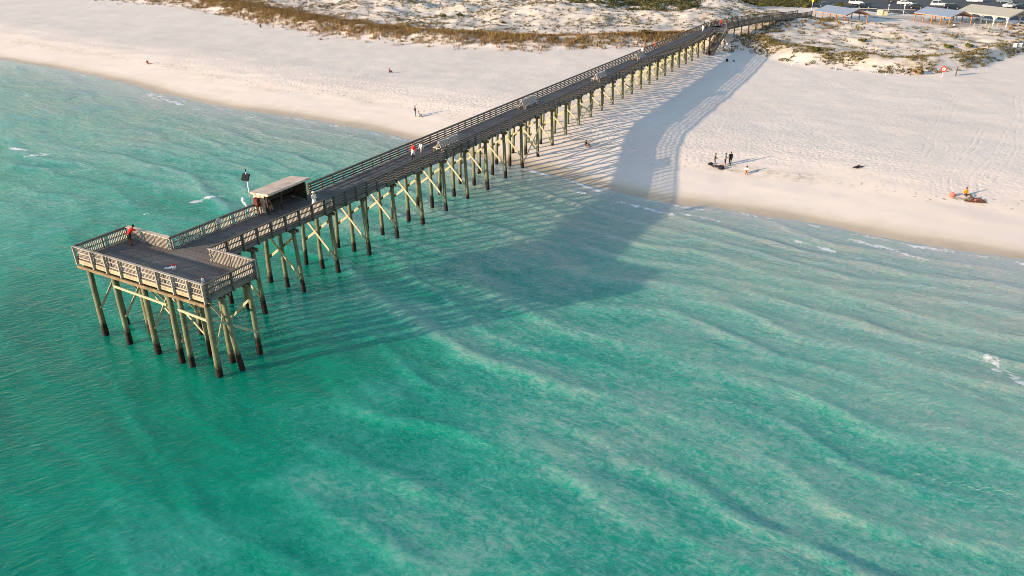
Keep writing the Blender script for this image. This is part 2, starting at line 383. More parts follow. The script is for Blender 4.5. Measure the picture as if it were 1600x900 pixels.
def tag(o, label, cat, group=None):
    o['label'] = label; o['category'] = cat
    if group: o['group'] = group
    return o
def thing(name, label, cat, loc=(0, 0, 0), rz=0.0, group=None):
    o = bpy.data.objects.new(name, None); sc.collection.objects.link(o); o.empty_display_size = .3
    o.location = tuple(float(v) for v in loc); o.rotation_euler = (0, 0, rz)
    return tag(o, label, cat, group)
def kind(o, k): o['kind'] = k; return o

def grid_mesh(name, xs, ys, zf, mat, attrs):
    X, Y = np.meshgrid(xs, ys); Z = zf(X, Y); nx, ny = len(xs), len(ys)
    co = np.stack([X, Y, Z], -1).reshape(-1, 3).astype(np.float32)
    idx = np.arange(nx * ny).reshape(ny, nx)
    q = np.stack([idx[:-1, :-1], idx[:-1, 1:], idx[1:, 1:], idx[1:, :-1]], -1).reshape(-1, 4)
    me = bpy.data.meshes.new(name); me.vertices.add(len(co)); me.vertices.foreach_set('co', co.ravel())
    me.loops.add(q.size); me.loops.foreach_set('vertex_index', q.ravel().astype(np.int32))
    me.polygons.add(len(q)); me.polygons.foreach_set('loop_start', np.arange(0, q.size, 4, dtype=np.int32)); me.polygons.foreach_set('loop_total', np.full(len(q), 4, np.int32))
    me.polygons.foreach_set('use_smooth', np.ones(len(q), bool)); me.materials.append(mat); me.update(); me.validate()
    for an, fn in attrs.items():
        a = me.attributes.new(an, 'FLOAT', 'POINT'); a.data.foreach_set('value', fn(X, Y, Z).ravel().astype(np.float32))
    o = bpy.data.objects.new(name, me); sc.collection.objects.link(o); return o
def axis(parts):
    out = [parts[0][0]]
    for a, b, st in parts:
        n = max(1, int(round((b - a) / st))); out += list(np.linspace(a, b, n + 1)[1:])
    return np.array(out)

# ------------------------------------------------------------------ the ground: one sheet from the sea bed over beach and dunes to the horizon
def t_of(X, Y):
    u, n = to_un(X, Y); return u - smooth_un(shore_u, n)
TRACKS = [[(1600, 190), (1560, 225), (1530, 290), (1520, 300)], [(1588, 150), (1592, 200), (1560, 280)], [(1590, 130), (1500, 160), (1462, 205), (1440, 250)], [(1560, 125), (1490, 150), (1465, 190), (1455, 230)], [(1540, 200), (1498, 245), (1490, 290)]]
_tr = []
for tr in TRACKS:
    w = [at(px, py, 2.2)[:2] for px, py in tr]
    for a, b in zip(w[:-1], w[1:]): _tr.append((a, b))
def track_f(X, Y, Z):                         # signed distance to the nearest trail
    f = np.full_like(X, 3.0)
    wx = X + 1.3 * pnoise(X / 13, Y / 13); wy = Y + 1.3 * pnoise(X / 13 + 9, Y / 13 + 3)
    for a, b in _tr:
        d = b - a; L2 = d @ d; s = np.clip(((wx - a[0]) * d[0] + (wy - a[1]) * d[1]) / L2, 0, 1)
        ex, ey = wx - a[0] - s * d[0], wy - a[1] - s * d[1]; sg = np.where(d[0] * ey - d[1] * ex < 0, -1.0, 1.0)
        dist = np.minimum(np.hypot(ex, ey), 3.0); f = np.where(dist < np.abs(f), dist * sg, f)
    return f
def wet_f(X, Y, Z):
    t = t_of(X, Y); u, n = to_un(X, Y)
    w = 1 - np.interp(t + 1.1 * fbm(n / 14, u / 8, 2), [-1, 1.3, 3.2, 5.4], [0, .15, .68, 1])
    return np.clip(w, 0, 1)
def tread_f(X, Y, Z):
    t = t_of(X, Y); u, n = to_un(X, Y); s = u - smooth_un(toe_u, n)
    f = sstep(8, 16, t + 2 * fbm(X / 9, Y / 9, 2)) * (.45 + .55 * np.exp(-((t - 19) / 9) ** 2)) * (1 - .75 * sstep(-14, -2, s))
    f *= np.clip(.72 + .75 * fbm(X / 24, Y / 24, 3), .3, 1.25)
    f *= 1 - .6 * sstep(40, 90, n) * sstep(28, 45, t)
    f *= 1 - .75 * sstep(0, -4, n) * sstep(-20, -12, n) * sstep(46, 60, t)   # smoother drift sand beside the pier
    return np.clip(f + .12 * (1 - flat_mask(X, Y)) * sstep(0, 5, s), 0, 1)
def litter_f(X, Y, Z):
    u, n = to_un(X, Y); s = u - smooth_un(toe_u, n)
    return np.clip(sstep(0, 6, s) * (.32 + .6 * sstep(-.1, .5, fbm(X / 6, Y / 6, 3) + .35 * np.exp(-((s - 8) / 7) ** 2))), 0, 1) * .8 * (1 - flat_mask(X, Y) * .6)
def wrack_f(X, Y, Z):
    t = t_of(X, Y); u, n = to_un(X, Y)
    return np.exp(-((t - 12.5 - 2.5 * fbm(n / 18, u * 0 + 4, 2)) / 1.6) ** 2) * sstep(-.1, .25, fbm(n / 16, u / 30 + 7, 2))
gx = axis([(-1500, -320, 60), (-320, -170, 3), (-170, -75, 1.2), (-75, 118, .55), (118, 215, 1.1), (215, 340, 4), (340, 1500, 60)])
gy = axis([(-400, 0, 25), (0, 60, 1.5), (60, 150, .55), (150, 290, .8), (290, 420, 3), (420, 2200, 70)])
ground = grid_mesh('beach', gx, gy, height, M['sand'], dict(wet=wet_f, tread=tread_f, litter=litter_f, wrack=wrack_f, track=track_f))
kind(ground, 'structure')

# ------------------------------------------------------------------ the sea surface
def swell_parts(X, Y):
    u, n = to_un(X, Y); off = -(u - smooth_un(shore_u, n))
    jit = fbm(n / 26, u / 20, 3); j2 = fbm(n / 12 + 3, u / 9, 3)
    q = lambda ph, k: (np.exp(np.sin(ph) * k) - np.exp(k) * .30) / (np.exp(k) * .70)
    a = q(2 * math.pi * (off / 4.4 + .030 * n + 1.05 * jit + .25 * j2), 3.1); b = q(2 * math.pi * (off / 2.5 - .085 * n + .55 * j2), 1.7); c = q(2 * math.pi * (off / 8.5 + .012 * n + .5 * jit + .2 * j2), 1.8)
    ga = np.clip(.48 + 1.25 * fbm(n / 13 + 5, u / 8, 3), 0.0, 1.35); gb = np.clip(.35 + 1.2 * fbm(n / 9 + 7, u / 7, 2), 0, 1)
    far = 28 * sstep(0, -32, n); sh = sstep(-1, 5, off) * (1 - .65 * sstep(26 + far, 50 + far, off))
    return sh, a * ga, b * gb, c * sstep(8, 24, off)
def swell(X, Y):
    sh, a, b, c = swell_parts(X, Y)
    return sh * (.155 * a + .045 * b + .07 * c) + .02 * fbm(X / 1.7, Y / 1.1, 3)
def wave_f(X, Y, Z):
    sh, a, b, c = swell_parts(X, Y)
    return sh * (.55 * a + .25 * b + .35 * c)
def depth_f(X, Y, Z):
    u, n = to_un(X, Y)
    return np.maximum(-height(X, Y), 0) * np.interp(n, [-70, -52, -30, -5, 20, 45, 90], [.42, .45, .60, .95, 1.1, .70, .5])
FOAM = [((15, 231), (48, 236), 1.0, 1), ((48, 243), (72, 241), 1.3, 1), ((232, 147), (282, 163), 1.1, 1), ((318, 155), (348, 172), 1.0, .8), ((388, 178), (432, 190), .8, .8), ((306, 315), (342, 306), 1.1, .95), ((222, 336), (268, 322), .7, .6),
        ((500, 211), (524, 219), .6, .7), ((110, 270), (138, 258), .7, .6), ((880, 296), (922, 304), .45, .9), ((966, 315), (1048, 336), .85, .9), ((1246, 376), (1302, 391), .7, 1), ((1330, 374), (1400, 391), .8, .95),
        ((1548, 560), (1600, 600), 1.3, .9), ((1440, 374), (1552, 396), .6, .6), ((1490, 412), (1530, 420), .5, .6)]
def foam_f(X, Y, Z):
    u, n = to_un(X, Y); t = u - smooth_un(shore_u, n); f = np.zeros_like(X)
    for (a, b, w, s) in FOAM:
        A = at(*a)[:2]; B = at(*b)[:2]; d = B - A; L2 = d @ d
        k = np.clip(((X - A[0]) * d[0] + (Y - A[1]) * d[1]) / L2, 0, 1)
        dist = np.hypot(X - A[0] - k * d[0], Y - A[1] - k * d[1])
        f = np.maximum(f, s * .95 * np.exp(-(dist / (w * .8)) ** 2) * (.6 + .6 * np.clip(.5 + fbm(X / 1.6, Y / 1.6, 3), 0, 1)))
    edge = np.maximum(.88 * np.exp(-((t + .75 + .9 * fbm(n / 5, u * 0 + 3, 3)) / .65) ** 2) * (.42 + .58 * sstep(-.3, .3, fbm(n / 7, u * 0 + 9, 3))), .78 * np.exp(-((t + 3.6 + 2.2 * fbm(n / 9, u * 0 + 13, 3)) / .5) ** 2) * sstep(-.2, .25, fbm(n / 7, u * 0 + 19, 2)))
    return np.maximum(f, edge)
wx = axis([(-1500, -260, 60), (-260, -140, 2.5), (-140, -60, .8), (-60, 62, .36), (62, 300, 6), (300, 1500, 80)])
wy = axis([(-400, 10, 25), (10, 18, 1), (18, 110, .36), (110, 210, .8), (210, 420, 8)])
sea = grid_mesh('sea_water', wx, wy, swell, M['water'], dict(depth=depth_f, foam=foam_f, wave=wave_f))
kind(sea, 'structure')

# ------------------------------------------------------------------ the fishing pier
RAIL_Z, DECK_Z, FASC = 7.36, 6.33, 5.93
N0, N1 = -0.10, 4.22                             # near and far rail lines
pier = thing('fishing_pier', 'long grey timber fishing pier on pale piles with a wide end deck over water', 'pier', (O[0], O[1], 0), PIER_ROT)
def end_off(u): return .34 * max(0.0, min(1.0, (9 - u) / 7.0))
P0, P1, PA, PB = -8.5, -4.0, -4.45, 9.6         # end platform: u range, n range
PIER_END = 148.0
# deck boards
db = MB()
us = [P1, -1, 2, 5, 9, 40, 80, 120, 141]
for a, b in zip(us[:-1], us[1:]):
    oa, ob = end_off(a), end_off(b)
    top = [(a, N0 + oa, DECK_Z), (b, N0 + ob, DECK_Z), (b, N1 + ob, DECK_Z), (a, N1 + oa, DECK_Z)]
    db.quad(top); db.quad([(x, y, z - .05) for x, y, z in reversed(top)])
BEND = [(141, -2.35), (146.5, -2.05), (152.2, 2.2), (149.9, N1), (141, N1)]     # landing where the walk turns and the stair leaves
db.quad([(u, n, DECK_Z) for u, n in BEND]); db.quad([(u, n, DECK_Z - .05) for u, n in reversed(BEND)])
db.box(((P0 + P1) / 2, (PA + PB) / 2, DECK_Z - .025), (P1 - P0 - .003, PB - PA, .05))
db.build('deck', M['deck'], pier)
# rim joists and stringers
fb = MB()
for a, b in zip(us[:-1], us[1:]):
    for n_, s_ in ((N0, -1), (N1, 1)):
        fb.bar((a, n_ + end_off(a) + .022 * s_ * 0, (DECK_Z - .055 + FASC) / 2), (b, n_ + end_off(b), (DECK_Z - .055 + FASC) / 2), .05, DECK_Z - .055 - FASC)
ZR, HR = (DECK_Z - .055 + FASC) / 2, DECK_Z - .055 - FASC
fb.bar((P0 + .03, PA, ZR), (P1 - .03, PA, ZR), .05, HR); fb.bar((P0 + .03, PB, ZR), (P1 - .03, PB, ZR), .05, HR); fb.bar((P1, N1 + .4, ZR), (P1, PB, ZR), .05, HR); fb.bar((P1, PA, ZR), (P1, N0 + .2, ZR), .05, HR)
fb.build('rim_joist', M['fascia'], pier)
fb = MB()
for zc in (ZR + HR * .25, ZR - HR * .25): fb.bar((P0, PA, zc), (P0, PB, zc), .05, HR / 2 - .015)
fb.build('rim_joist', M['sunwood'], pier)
sb = MB()
for n_ in (.9, 2.05, 3.2): sb.bar((P1 + .1, n_ + .15, 6.06), (141, n_, 6.06), .09, .44)
for u_ in (-7.2, -5.6): sb.bar((u_, PA + .05, 6.06), (u_, PB - .05, 6.06), .09, .44)
sb.build('stringer', M['fascia'], pier)

# piles, cap beams, cross braces per bent
def gz(u, n): return float(height(*to_xy(u, n)))
pile_meshes = []
def pile(u0, n0, u1, n1, ztop, r=.19):
    m = MB(); zb = min(gz(u0, n0), 0) - .8 if gz(u0, n0) < .3 else gz(u0, n0) - .6
    jx, jy = random.uniform(-.04, .04), random.uniform(-.04, .04); r = r * random.uniform(.93, 1.08)
    f = lambda z: (u0 + (u1 - u0) * z / ztop + jx * math.sin(z), n0 + (n1 - n0) * z / ztop + jy * math.sin(z * .8), z)
    zs = [zb, 0, .35, .9, 2.2, 4.0, ztop]; rr = [r * 1.08, r * 1.12, r * 1.14, r * 1.06, r, r * .97, r * .92]
    zs2, rr2 = zip(*[(z, q) for z, q in zip(zs, rr) if z >= zb])
    m.tube([f(z) for z in zs2], rr2, 12)
    return m.build('pile', M['pile'], pier, smooth=True)
BAT = .24
def brace(a, b, w=.07, h=.22):
    m = MB(); m.bar(a, b, w, h); return m.build('cross_brace', M['brace'], pier)
for k in range(0, 31):
    u = k * BENT; zt = 5.55
    g0, g1, g2 = gz(u, 0), gz(u, 1.88), gz(u, 3.92)
    rows = ((0.0, BAT), (1.88, 1.92), (3.92, 3.92 - BAT))
    for (nb, nt) in rows: pile(u, nb, u, nt, zt)
    c = MB(); c.box((u + .17, 1.95, 5.69), (.13, 4.3, .28)); c.box((u - .17, 1.95, 5.69), (.13, 4.3, .28)); c.build('cap_beam', M['beam'], pier)
    g = max(0, (g0 + g2) / 2); lo = g + 1.55 if k < 12 else g + .55
    du = .20
    brace((u - du, 3.92 - BAT, 5.4), (u - du, 0.04, lo))
    brace((u + du, BAT - .05, 5.2 if k < 12 else 4.9), (u + du, 3.98, lo + .75 if k < 12 else lo + .2))
    if k % 4 == 2 and k > 8:                       # a few longitudinal braces between near-row piles
        brace((u + .05, -.16, 4.6), (u + BENT - .05, -.16, max(0, gz(u, 0)) + .9), .06, .2)
        brace((u + .05, -.23, max(0, gz(u, 0)) + .9), (u + BENT - .05, -.23, 4.6), .06, .2)
pile(8 * BENT - .55, -.35, 8 * BENT - .55, -.15, 5.6, .20)                   # the extra dark pile beside the eighth bent
FRONT = [8.49, 5.61, 2.30, -.32, -1.40, -4.2]
SEC = [8.4, 5.4, 2.2, -1.32, -3.55]
for n_ in FRONT: pile(-8.55, n_, -8.42, n_ + (.05 if n_ > 0 else 0), 5.6, .205)
for n_ in SEC: pile(-6.75, n_, -6.72, n_, 5.6, .205)
for n_ in (-4.4, -1.3, 1.9, 5.2, 8.4): pile(-4.9, n_, -4.85, n_, 5.6, .205)
pile(-7.15, -4.95, -7.1, -4.2, 5.7, .205)
for u_ in (-8.42, -6.72, -4.85):
    c = MB(); c.box((u_ + .2, (PA + PB) / 2, 5.72), (.12, PB - PA - .1, .22)); c.box((u_ - .2, (PA + PB) / 2, 5.72), (.12, PB - PA - .1, .22)); c.build('cap_beam', M['beam'], pier)
brace((-8.66, 5.5, 5.0), (-8.66, -.2, 4.85), .08, .2); brace((-8.64, -1.35, 4.75), (-8.64, -4.2, 4.6), .08, .2); brace((-8.4, -4.42, 4.6), (-4.9, -4.58, 1.9), .08, .2)
for nf, ns, lo in ((5.61, 5.4, 2.3), (2.30, 2.2, 2.2), (-.32, -1.32, 1.7), (-4.2, -3.55, 2.4), (8.49, 8.4, 2.4)):
    brace((-8.45, nf - .2, lo), (-6.75, ns - .2, 4.5), .07, .18)

for n_, lo in ((5.3, 1.9), (2.05, 2.2), (-1.32, 1.8), (8.4, 2.1)):
    brace((-6.6, n_ - .2, 4.9), (-4.95, n_ - .25, lo), .07, .18)
brace((-6.62, 5.3, 4.7), (-6.62, 2.2, 2.0), .07, .18); brace((-6.9, 2.2, 4.7), (-6.9, -1.3, 1.8), .07, .18); brace((-4.78, -4.4, 4.7), (-4.78, -1.3, 1.9), .07, .18)
# railings
def railing_run(name, pts, style, posts, mat=None, inside=1, cap=.19, zt=RAIL_Z, zd=DECK_Z, parent=None, capmat=None):
    """pts: polyline in pier space; posts: positions along it; inside: which side the deck is on (+1 = left of travel)."""
    parent = parent or pier; mat = mat or M['rail']
    pts = [np.array(p, float) for p in pts]; seg = [np.linalg.norm(b - a) for a, b in zip(pts[:-1], pts[1:])]; L = sum(seg)
    def P(s):
        for (a, b, l) in zip(pts[:-1], pts[1:], seg):
            if s <= l + 1e-6: d = (b - a) / l; return a + d * s, d
            s -= l
        d = (pts[-1] - pts[-2]) / seg[-1]; return pts[-1], d
    def zz(s): return (zd if not callable(zd) else zd(s))
    up = zt - DECK_Z
    m = MB(); stops = [0]; acc = 0
    for l in seg: acc += l; stops.append(acc)
    for s0, s1 in zip(stops[:-1], stops[1:]):
        a, d = P(s0 + 1e-6); b, _ = P(s1 - 1e-6); nrm = np.array([-d[1], d[0]]) * inside
        def bar(off, zc, w, h):
            m.bar((*(a + nrm * off), zz(s0) + zc), (*(b + nrm * off), zz(s1) + zc), w, h)
        bar(-.02, up - .02, cap, .04)
        if style == 'board':
            for zc in (.17, .42, .67, .92): bar(.045, zc, .038, .135)
        else:
            for zc, h in ((.10, .09), (.52, .09), (up - .10, .11)): bar(.045, zc, .04, h)
    run = m.build('railing', capmat or mat, parent)
    for k, s in enumerate(posts):
        p, d = P(s); q = MB(); nrm = np.array([-d[1], d[0]]) * inside
        c = p - nrm * .092; zb = zz(s) - .44; ztp = zz(s) + up - .045
        q.box((c[0], c[1], (zb + ztp) / 2), (.09, .17, ztp - zb), ((d[0], d[1], 0), (-d[1], d[0], 0), (0, 0, 1)))
        q.build('rail_post', mat, run)
    if style == 'picket':
        for s0, s1 in zip(posts[:-1], posts[1:]):
            q = MB(); cnt = max(2, int((s1 - s0) / .15))
            for j in range(cnt):
                if random.random() < .015: continue
                s = s0 + .06 + (s1 - s0 - .06) * (j + .5) / cnt; p, d = P(s); nrm = np.array([-d[1], d[0]]) * inside
                c = p + nrm * .104
                q.box((c[0], c[1], zz(s) + .04 + (up - .1) / 2), (.05, .075, up - .1), ((d[0], d[1], 0), (-d[1], d[0], 0), (0, 0, 1)))
            q.build('baluster_panel', M['pale'], run)
    return run
pl = lambda L, st, o=.05: list(np.arange(o, L - .02, st)) + [L - .05]
b3 = BENT / 3
U_SW = 2 * BENT + .33                                    # pickets give way to horizontal boards here
near_pts = [(P1 + .05, N0 + end_off(P1)), (2, N0 + end_off(2)), (5.5, N0 + end_off(5.5)), (9, N0), (U_SW, N0)]
railing_run('near_a', near_pts, 'picket', pl(U_SW - P1, b3))
railing_run('near_b', [(U_SW, N0), (139.5, N0), (141.3, -.3)], 'board', pl(139.5 - U_SW, b3, b3))
far_a = [(5.0, N1 + end_off(5)), (2, N1 + end_off(2)), (P1 + .05, N1 + end_off(P1))]
railing_run('far_a', far_a, 'picket', pl(9.0, 1.53))
railing_run('far_b', [(150.2, N1), (11.0, N1)], 'board', pl(139.2, b3))
# end platform
front_n = [PB - .08, 7.5, 5.95, 4.35, 2.3, .3, -1.3, -2.9, PA + .08]
railing_run('front', [(P0, PB), (P0, PA)], 'picket', [PB - v for v in front_n], M['pale'], capmat=M['pale'])
railing_run('right_end', [(P0 + .05, PA), (P1, PA)], 'picket', [.12, 2.2, 4.3])
railing_run('left_end', [(P1, PB), (P0 + .05, PB)], 'picket', [.1, 2.2, 4.2])
railing_run('back_right', [(P1, PA), (P1, N0 + end_off(P1))], 'picket', [.1, 2.3, 4.5], M['pale'], capmat=M['pale'], cap=.22)
railing_run('back_left', [(P1, N1 + end_off(P1)), (P1, PB)], 'picket', [.05, 1.6, 3.2, 4.75], M['pale'], capmat=M['plywood'], cap=.42)

# stair down to the sand beside the landing
stair = thing('beach_staircase', 'dark wooden staircase dropping from the pier landing to the shaded sand', 'staircase', (O[0], O[1], 0), PIER_ROT)
S0, S1 = (141.0, DECK_Z - .02), (131.2, gz(131.2, -1.5) + .05); SN0, SN1 = -2.3, -.75
nst = 20; tb = MB()
for k in range(nst):
    f = (k + .5) / nst; u_ = S0[0] + (S1[0] - S0[0]) * f; z_ = S0[1] - .12 + (S1[1] - S0[1] + .12) * f
    tb.box((u_, (SN0 + SN1) / 2, z_), (.50, SN1 - SN0, .05)); tb.box((u_ + .23, (SN0 + SN1) / 2, z_ - .10), (.03, SN1 - SN0 - .02, .16))
tb.build('tread', M['rail'], stair)
for n_ in (SN0 - .03, SN1 + .03):
    q = MB(); q.bar((S0[0], n_, S0[1] - .2), (S1[0], n_, S1[1] - .05), .06, .3); q.build('stringer', M['fascia'], stair)
    q = MB(); q.bar((S0[0], n_, S0[1] + .95), (S1[0], n_, S1[1] + .95), .12, .05); q.build('handrail', M['pale'] if n_ < -1.5 else M['rail'], stair); q = MB()
    for zc in (.3, .6): q.bar((S0[0], n_, S0[1] + zc), (S1[0], n_, S1[1] + zc), .04, .12)
    for k in range(6):
        f = k / 5; u_ = S0[0] + (S1[0] - S0[0]) * f; z_ = S0[1] + (S1[1] - S0[1]) * f
        q.box((u_, n_, z_ + .3), (.09, .09, 1.3))
    q.build('side_rail', M['rail'], stair)
for u_ in (140.6, 137.0):
    for n_ in (SN0, SN1):
        z1 = S0[1] + (S1[1] - S0[1]) * (S0[0] - u_) / (S0[0] - S1[0]) - .2; q = MB(); q.box((u_, n_, (z1 + gz(u_, n_) - .3) / 2), (.14, .14, z1 - gz(u_, n_) + .3)); q.build('stair_post', M['fascia'], stair)

# boardwalk beyond the bend, over the dunes to the car park
A0 = np.array(to_xy(149.5, 1.6)); A1 = np.array((84.5, 224.0)); bwd = (A1 - A0) / np.linalg.norm(A1 - A0); bwl = float(np.linalg.norm(A1 - A0))
boardwalk = thing('dune_boardwalk', 'grey timber boardwalk crossing the dunes from the pier bend to the picnic shelters', 'boardwalk', (A0[0], A0[1], 0), math.atan2(bwd[1], bwd[0]))
def bz(s): return DECK_Z - 1.3 * float(sstep(.35 * bwl, bwl, s))
q = MB(); ss = np.linspace(0, bwl, 13)
for a, b in zip(ss[:-1], ss[1:]):
    top = [(a, -1.9, bz(a)), (b, -1.9, bz(b)), (b, 2.2, bz(b)), (a, 2.2, bz(a))]; q.quad(top); q.quad([(x, y, z - .06) for x, y, z in reversed(top)])
q.build('deck', M['deck'], boardwalk)
for n_ in (-1.9, 2.2):
    q = MB()
    for a, b in zip(ss[:-1], ss[1:]): q.bar((a, n_, bz(a) - .3), (b, n_, bz(b) - .3), .06, .44)
    q.build('rim_joist', M['fascia'], boardwalk)
railing_run('bw_near', [(s, -1.9) for s in ss], 'board', pl(bwl, 1.6), parent=boardwalk, zd=bz)
railing_run('bw_far', [(s, 2.2) for s in ss[::-1]], 'board', pl(bwl, 1.6), parent=boardwalk, zd=lambda s: bz(bwl - s))
for s in np.arange(1.0, bwl - 1, 3.9):
    for n_ in (-1.75, 2.05):
        w = A0 + bwd * s + np.array([-bwd[1], bwd[0]]) * n_; g = float(height(*w)); z1 = bz(s) - .52
        if z1 - g > .1:
            q = MB(); q.tube([(s, n_, g - .5), (s, n_, z1)], [.15, .14], 8); q.build('pile', M['pile'] if z1 - g > 1.6 else M['beam'], boardwalk, True)

# shelter on the pier
SH = 6.35
shelter = thing('fishing_shelter', 'open-fronted timber shelter with a flat bleached roof standing on the pier deck', 'shelter', (O[0], O[1], 0), PIER_ROT)
u0, u1, nf, nb = 5.2, 9.8, 3.45, 5.1
m = MB()
rf = [(4.75, 2.8, 8.42), (10.05, 2.95, 8.42), (10.15, 5.35, 8.2), (5.0, 5.3, 8.2)]
m.quad(rf); m.quad([(a, b, c - .19) for a, b, c in reversed(rf)])
for a, b in ((0, 1), (1, 2), (2, 3), (3, 0)):
    p, q_ = rf[a], rf[b]; m.quad([(p[0], p[1], p[2] - .19), (q_[0], q_[1], q_[2] - .19), q_, p])
m.build('roof', M['roofboards'], shelter)
def wall(name, a, b, zb, za_, zb_, mat):
    m = MB(); a = np.array(a); b = np.array(b); d = (b - a); L = np.linalg.norm(d); d /= L
    for k in range(9):
        z0 = zb + (za_ - zb) * k / 9; z1 = zb + (za_ - zb) * (k + 1) / 9 - .012
        m.bar((*a, (z0 + z1) / 2), (*b, (z0 + z1) / 2), .04, z1 - z0)
    return m.build(name, mat, shelter)
wall('end_wall', (u0, nf + .35), (u0, nb - .02), SH + .05, 8.1, 8.0, M['plywood']); wall('end_wall', (u1, nf + .1), (u1, nb - .02), SH + .05, 8.1, 8.0, M['shelterwood'])
wall('back_wall', (u0 + .03, nb), (u1 - .03, nb), SH + .05, 7.95, 7.95, M['shelterwood'])
for u_ in (u0 - .03, (u0 + u1) / 2 - .7, u1 + .02):
    q = MB(); q.box((u_, nf, (SH + 8.26) / 2), (.13, .13, 8.26 - SH)); q.build('post', M['shelterwood'], shelter)
q = MB(); q.box(((u0 + u1) / 2, nb - .35, 6.82), (u1 - u0 - .2, .5, .06)); q.box(((u0 + u1) / 2, nb - .15, 6.58), (u1 - u0 - .4, .06, .42)); q.build('bench', M['shelterwood'], shelter)
q = MB(); q.box(((u0 + u1) / 2 + .15, (nf + nb) / 2 + .25, SH - .08), (u1 - u0 + .1, nb - nf + .7, .16)); q.build('floor_slab', M['deck'], shelter)

# solar panel on its pole, and kit on the rail beside the shelter
sp = thing('solar_panel_mast', 'slim pale steel mast carrying a small dark solar panel at the shelter end', 'solar panel', (*to_xy(4.55, 4.75), DECK_Z), PIER_ROT)
q = MB(); q.tube([(0, 0, -.3), (0, 0, 3.95)], [.045, .04], 10); q.build('pole', M['metal'], sp, True)
q = MB(); ax = ((0, 1, 0), (.5, 0, .866), (-.866, 0, .5))
q.box((-.12, 0, 3.45), (.78, .66, .05), ax); q.build('panel', M['panel'], sp)
q = MB(); q.box((-.09, 0, 3.43), (.80, .68, .03), ax); q.build('panel_frame', M['black'], sp)
q = MB(); q.tube([(0, 0, 3.9), (0, 0, 4.12)], [.05, .04], 8); q.build('beacon', M['black'], sp, True)
wb = thing('vent_hood', 'white rounded hood on a bent white pipe outside the rail by the solar mast', 'vent', (*to_xy(4.2, 4.8), DECK_Z), PIER_ROT)
q = MB(); q.tube([(0, 0, -.4), (0, 0, .7), (-.05, .1, 1.0), (-.12, .25, 1.25)], [.09, .09, .1, .14], 10); q.build('pipe', M['ice'], wb, True)
q = MB(); q.ell((-.14, .28, 1.45), (.15, .15, .27), 14, 8); q.build('hood', M['ice'], wb, True)
rb = thing('fire_box', 'rust-red box fixed to the shelter wall below the solar mast', 'box', (*to_xy(4.72, 4.2), DECK_Z), PIER_ROT)
q = MB(); q.box((0, 0, 1.2), (.35, .5, .75)); q.build('case', M['redbrown'], rb, bevel=.02)
q = MB(); q.box((-.19, 0, 1.2), (.02, .42, .65)); q.build('door', M['redbrown'], rb)
q = MB(); q.box((.05, 0, .41), (.1, .1, .82)); q.build('stand', M['rail'], rb)

# back-to-back benches along the deck
def bench(u, n, L, label):
    b = thing('deck_bench', label, 'bench', (*to_xy(u, n), DECK_Z), PIER_ROT, 'back-to-back benches along the pier deck')
    for s in (-1, 1):
        q = MB()
        for k in range(5):
            f0 = k / 5; z = .48 + .11 + f0 * .52; y = s * (.30 - .26 * (f0 + .1)); q.bar((-L / 2, y, z), (L / 2, y, z), .025, .112, (0, s * .5, 1))
        q.build('backrest', M['bench'], b)
        q = MB()
        for k in range(4): q.bar((-L / 2, s * (.36 + .115 * k), .45), (L / 2, s * (.36 + .115 * k), .45), .1, .04)
        q.build('seat', M['bench'], b)
    for x in (-L / 2 + .1, 0, L / 2 - .1):
        q = MB()
        for s in (-1, 1):
            q.bar((x, s * .42, 0), (x, s * .03, 1.12), .09, .06, (1, 0, 0)); q.bar((x, s * .66, 0), (x, s * .66, .43), .08, .06, (1, 0, 0))
        q.bar((x, -.74, .39), (x, .74, .39), .08, .06); q.build('end_frame', M['plywood'], b)
    q = MB(); q.box((0, 0, 1.14), (L, .14, .035)); q.build('top_board', M['bench'], b)
    return b
bench(30.4, 1.35, 3.9, 'silvery back-to-back bench nearest the couple walking in red and white')
bench(53.2, 3.1, 3.9, 'back-to-back bench by the far rail, second one shorewards from the walking couple')
bench(75.5, 1.6, 3.9, 'back-to-back bench by the near rail, third one shorewards from the walking couple')
bench(97.5, 2.9, 3.9, 'back-to-back bench below the pair standing at the far rail, the most landward one')

# small things on the end deck
bk = thing('bait_bucket', 'small white bucket with a red lid on the middle of the end deck', 'bucket', (*to_xy(-6.35, 1.35), DECK_Z))
q = MB(); q.tube([(0, 0, 0), (0, 0, .34)], [.13, .16], 14); q.build('bucket_body', M['ice'], bk, True)
q = MB(); q.tube([(0, 0, .34), (0, 0, .39)], [.175, .165], 14); q.build('lid', M['red'], bk, True)
bk = thing('tackle_jug', 'tiny red-capped jug standing by the corner railing of the end deck', 'jug', (*to_xy(-6.9, -2.3), DECK_Z))
q = MB(); q.tube([(0, 0, 0), (0, 0, .26), (0, 0, .36)], [.11, .11, .05], 12); q.build('jug_body', M['ice'], bk, True)
q = MB(); q.tube([(0, 0, .36), (0, 0, .43)], [.06, .06], 10); q.build('cap', M['red'], bk, True)
rg = MB(); rg.box((0, 0, .012), (.5, .2, .02)); rg.box((.2, .15, .014), (.3, .12, .024))
tag(rg.build('crumpled_rag', M['ice']), 'crumpled pale rag lying on the end deck beside the bucket', 'rag'); bpy.data.objects['crumpled_rag'].location = (*to_xy(-6.45, 1.95), DECK_Z)
fd = MB(); fd.tube([(0, 0, 0), (0, 0, .03)], [.26, .26], 20)
fo_ = tag(fd.build('round_sign', M['metal'], smooth=False), 'round grey plate hung on the picket rail before the shelter', 'sign'); fo_.location = (*to_xy(.6, N1 + .16), DECK_Z + .85); fo_.rotation_euler = (R(90), 0, PIER_ROT)

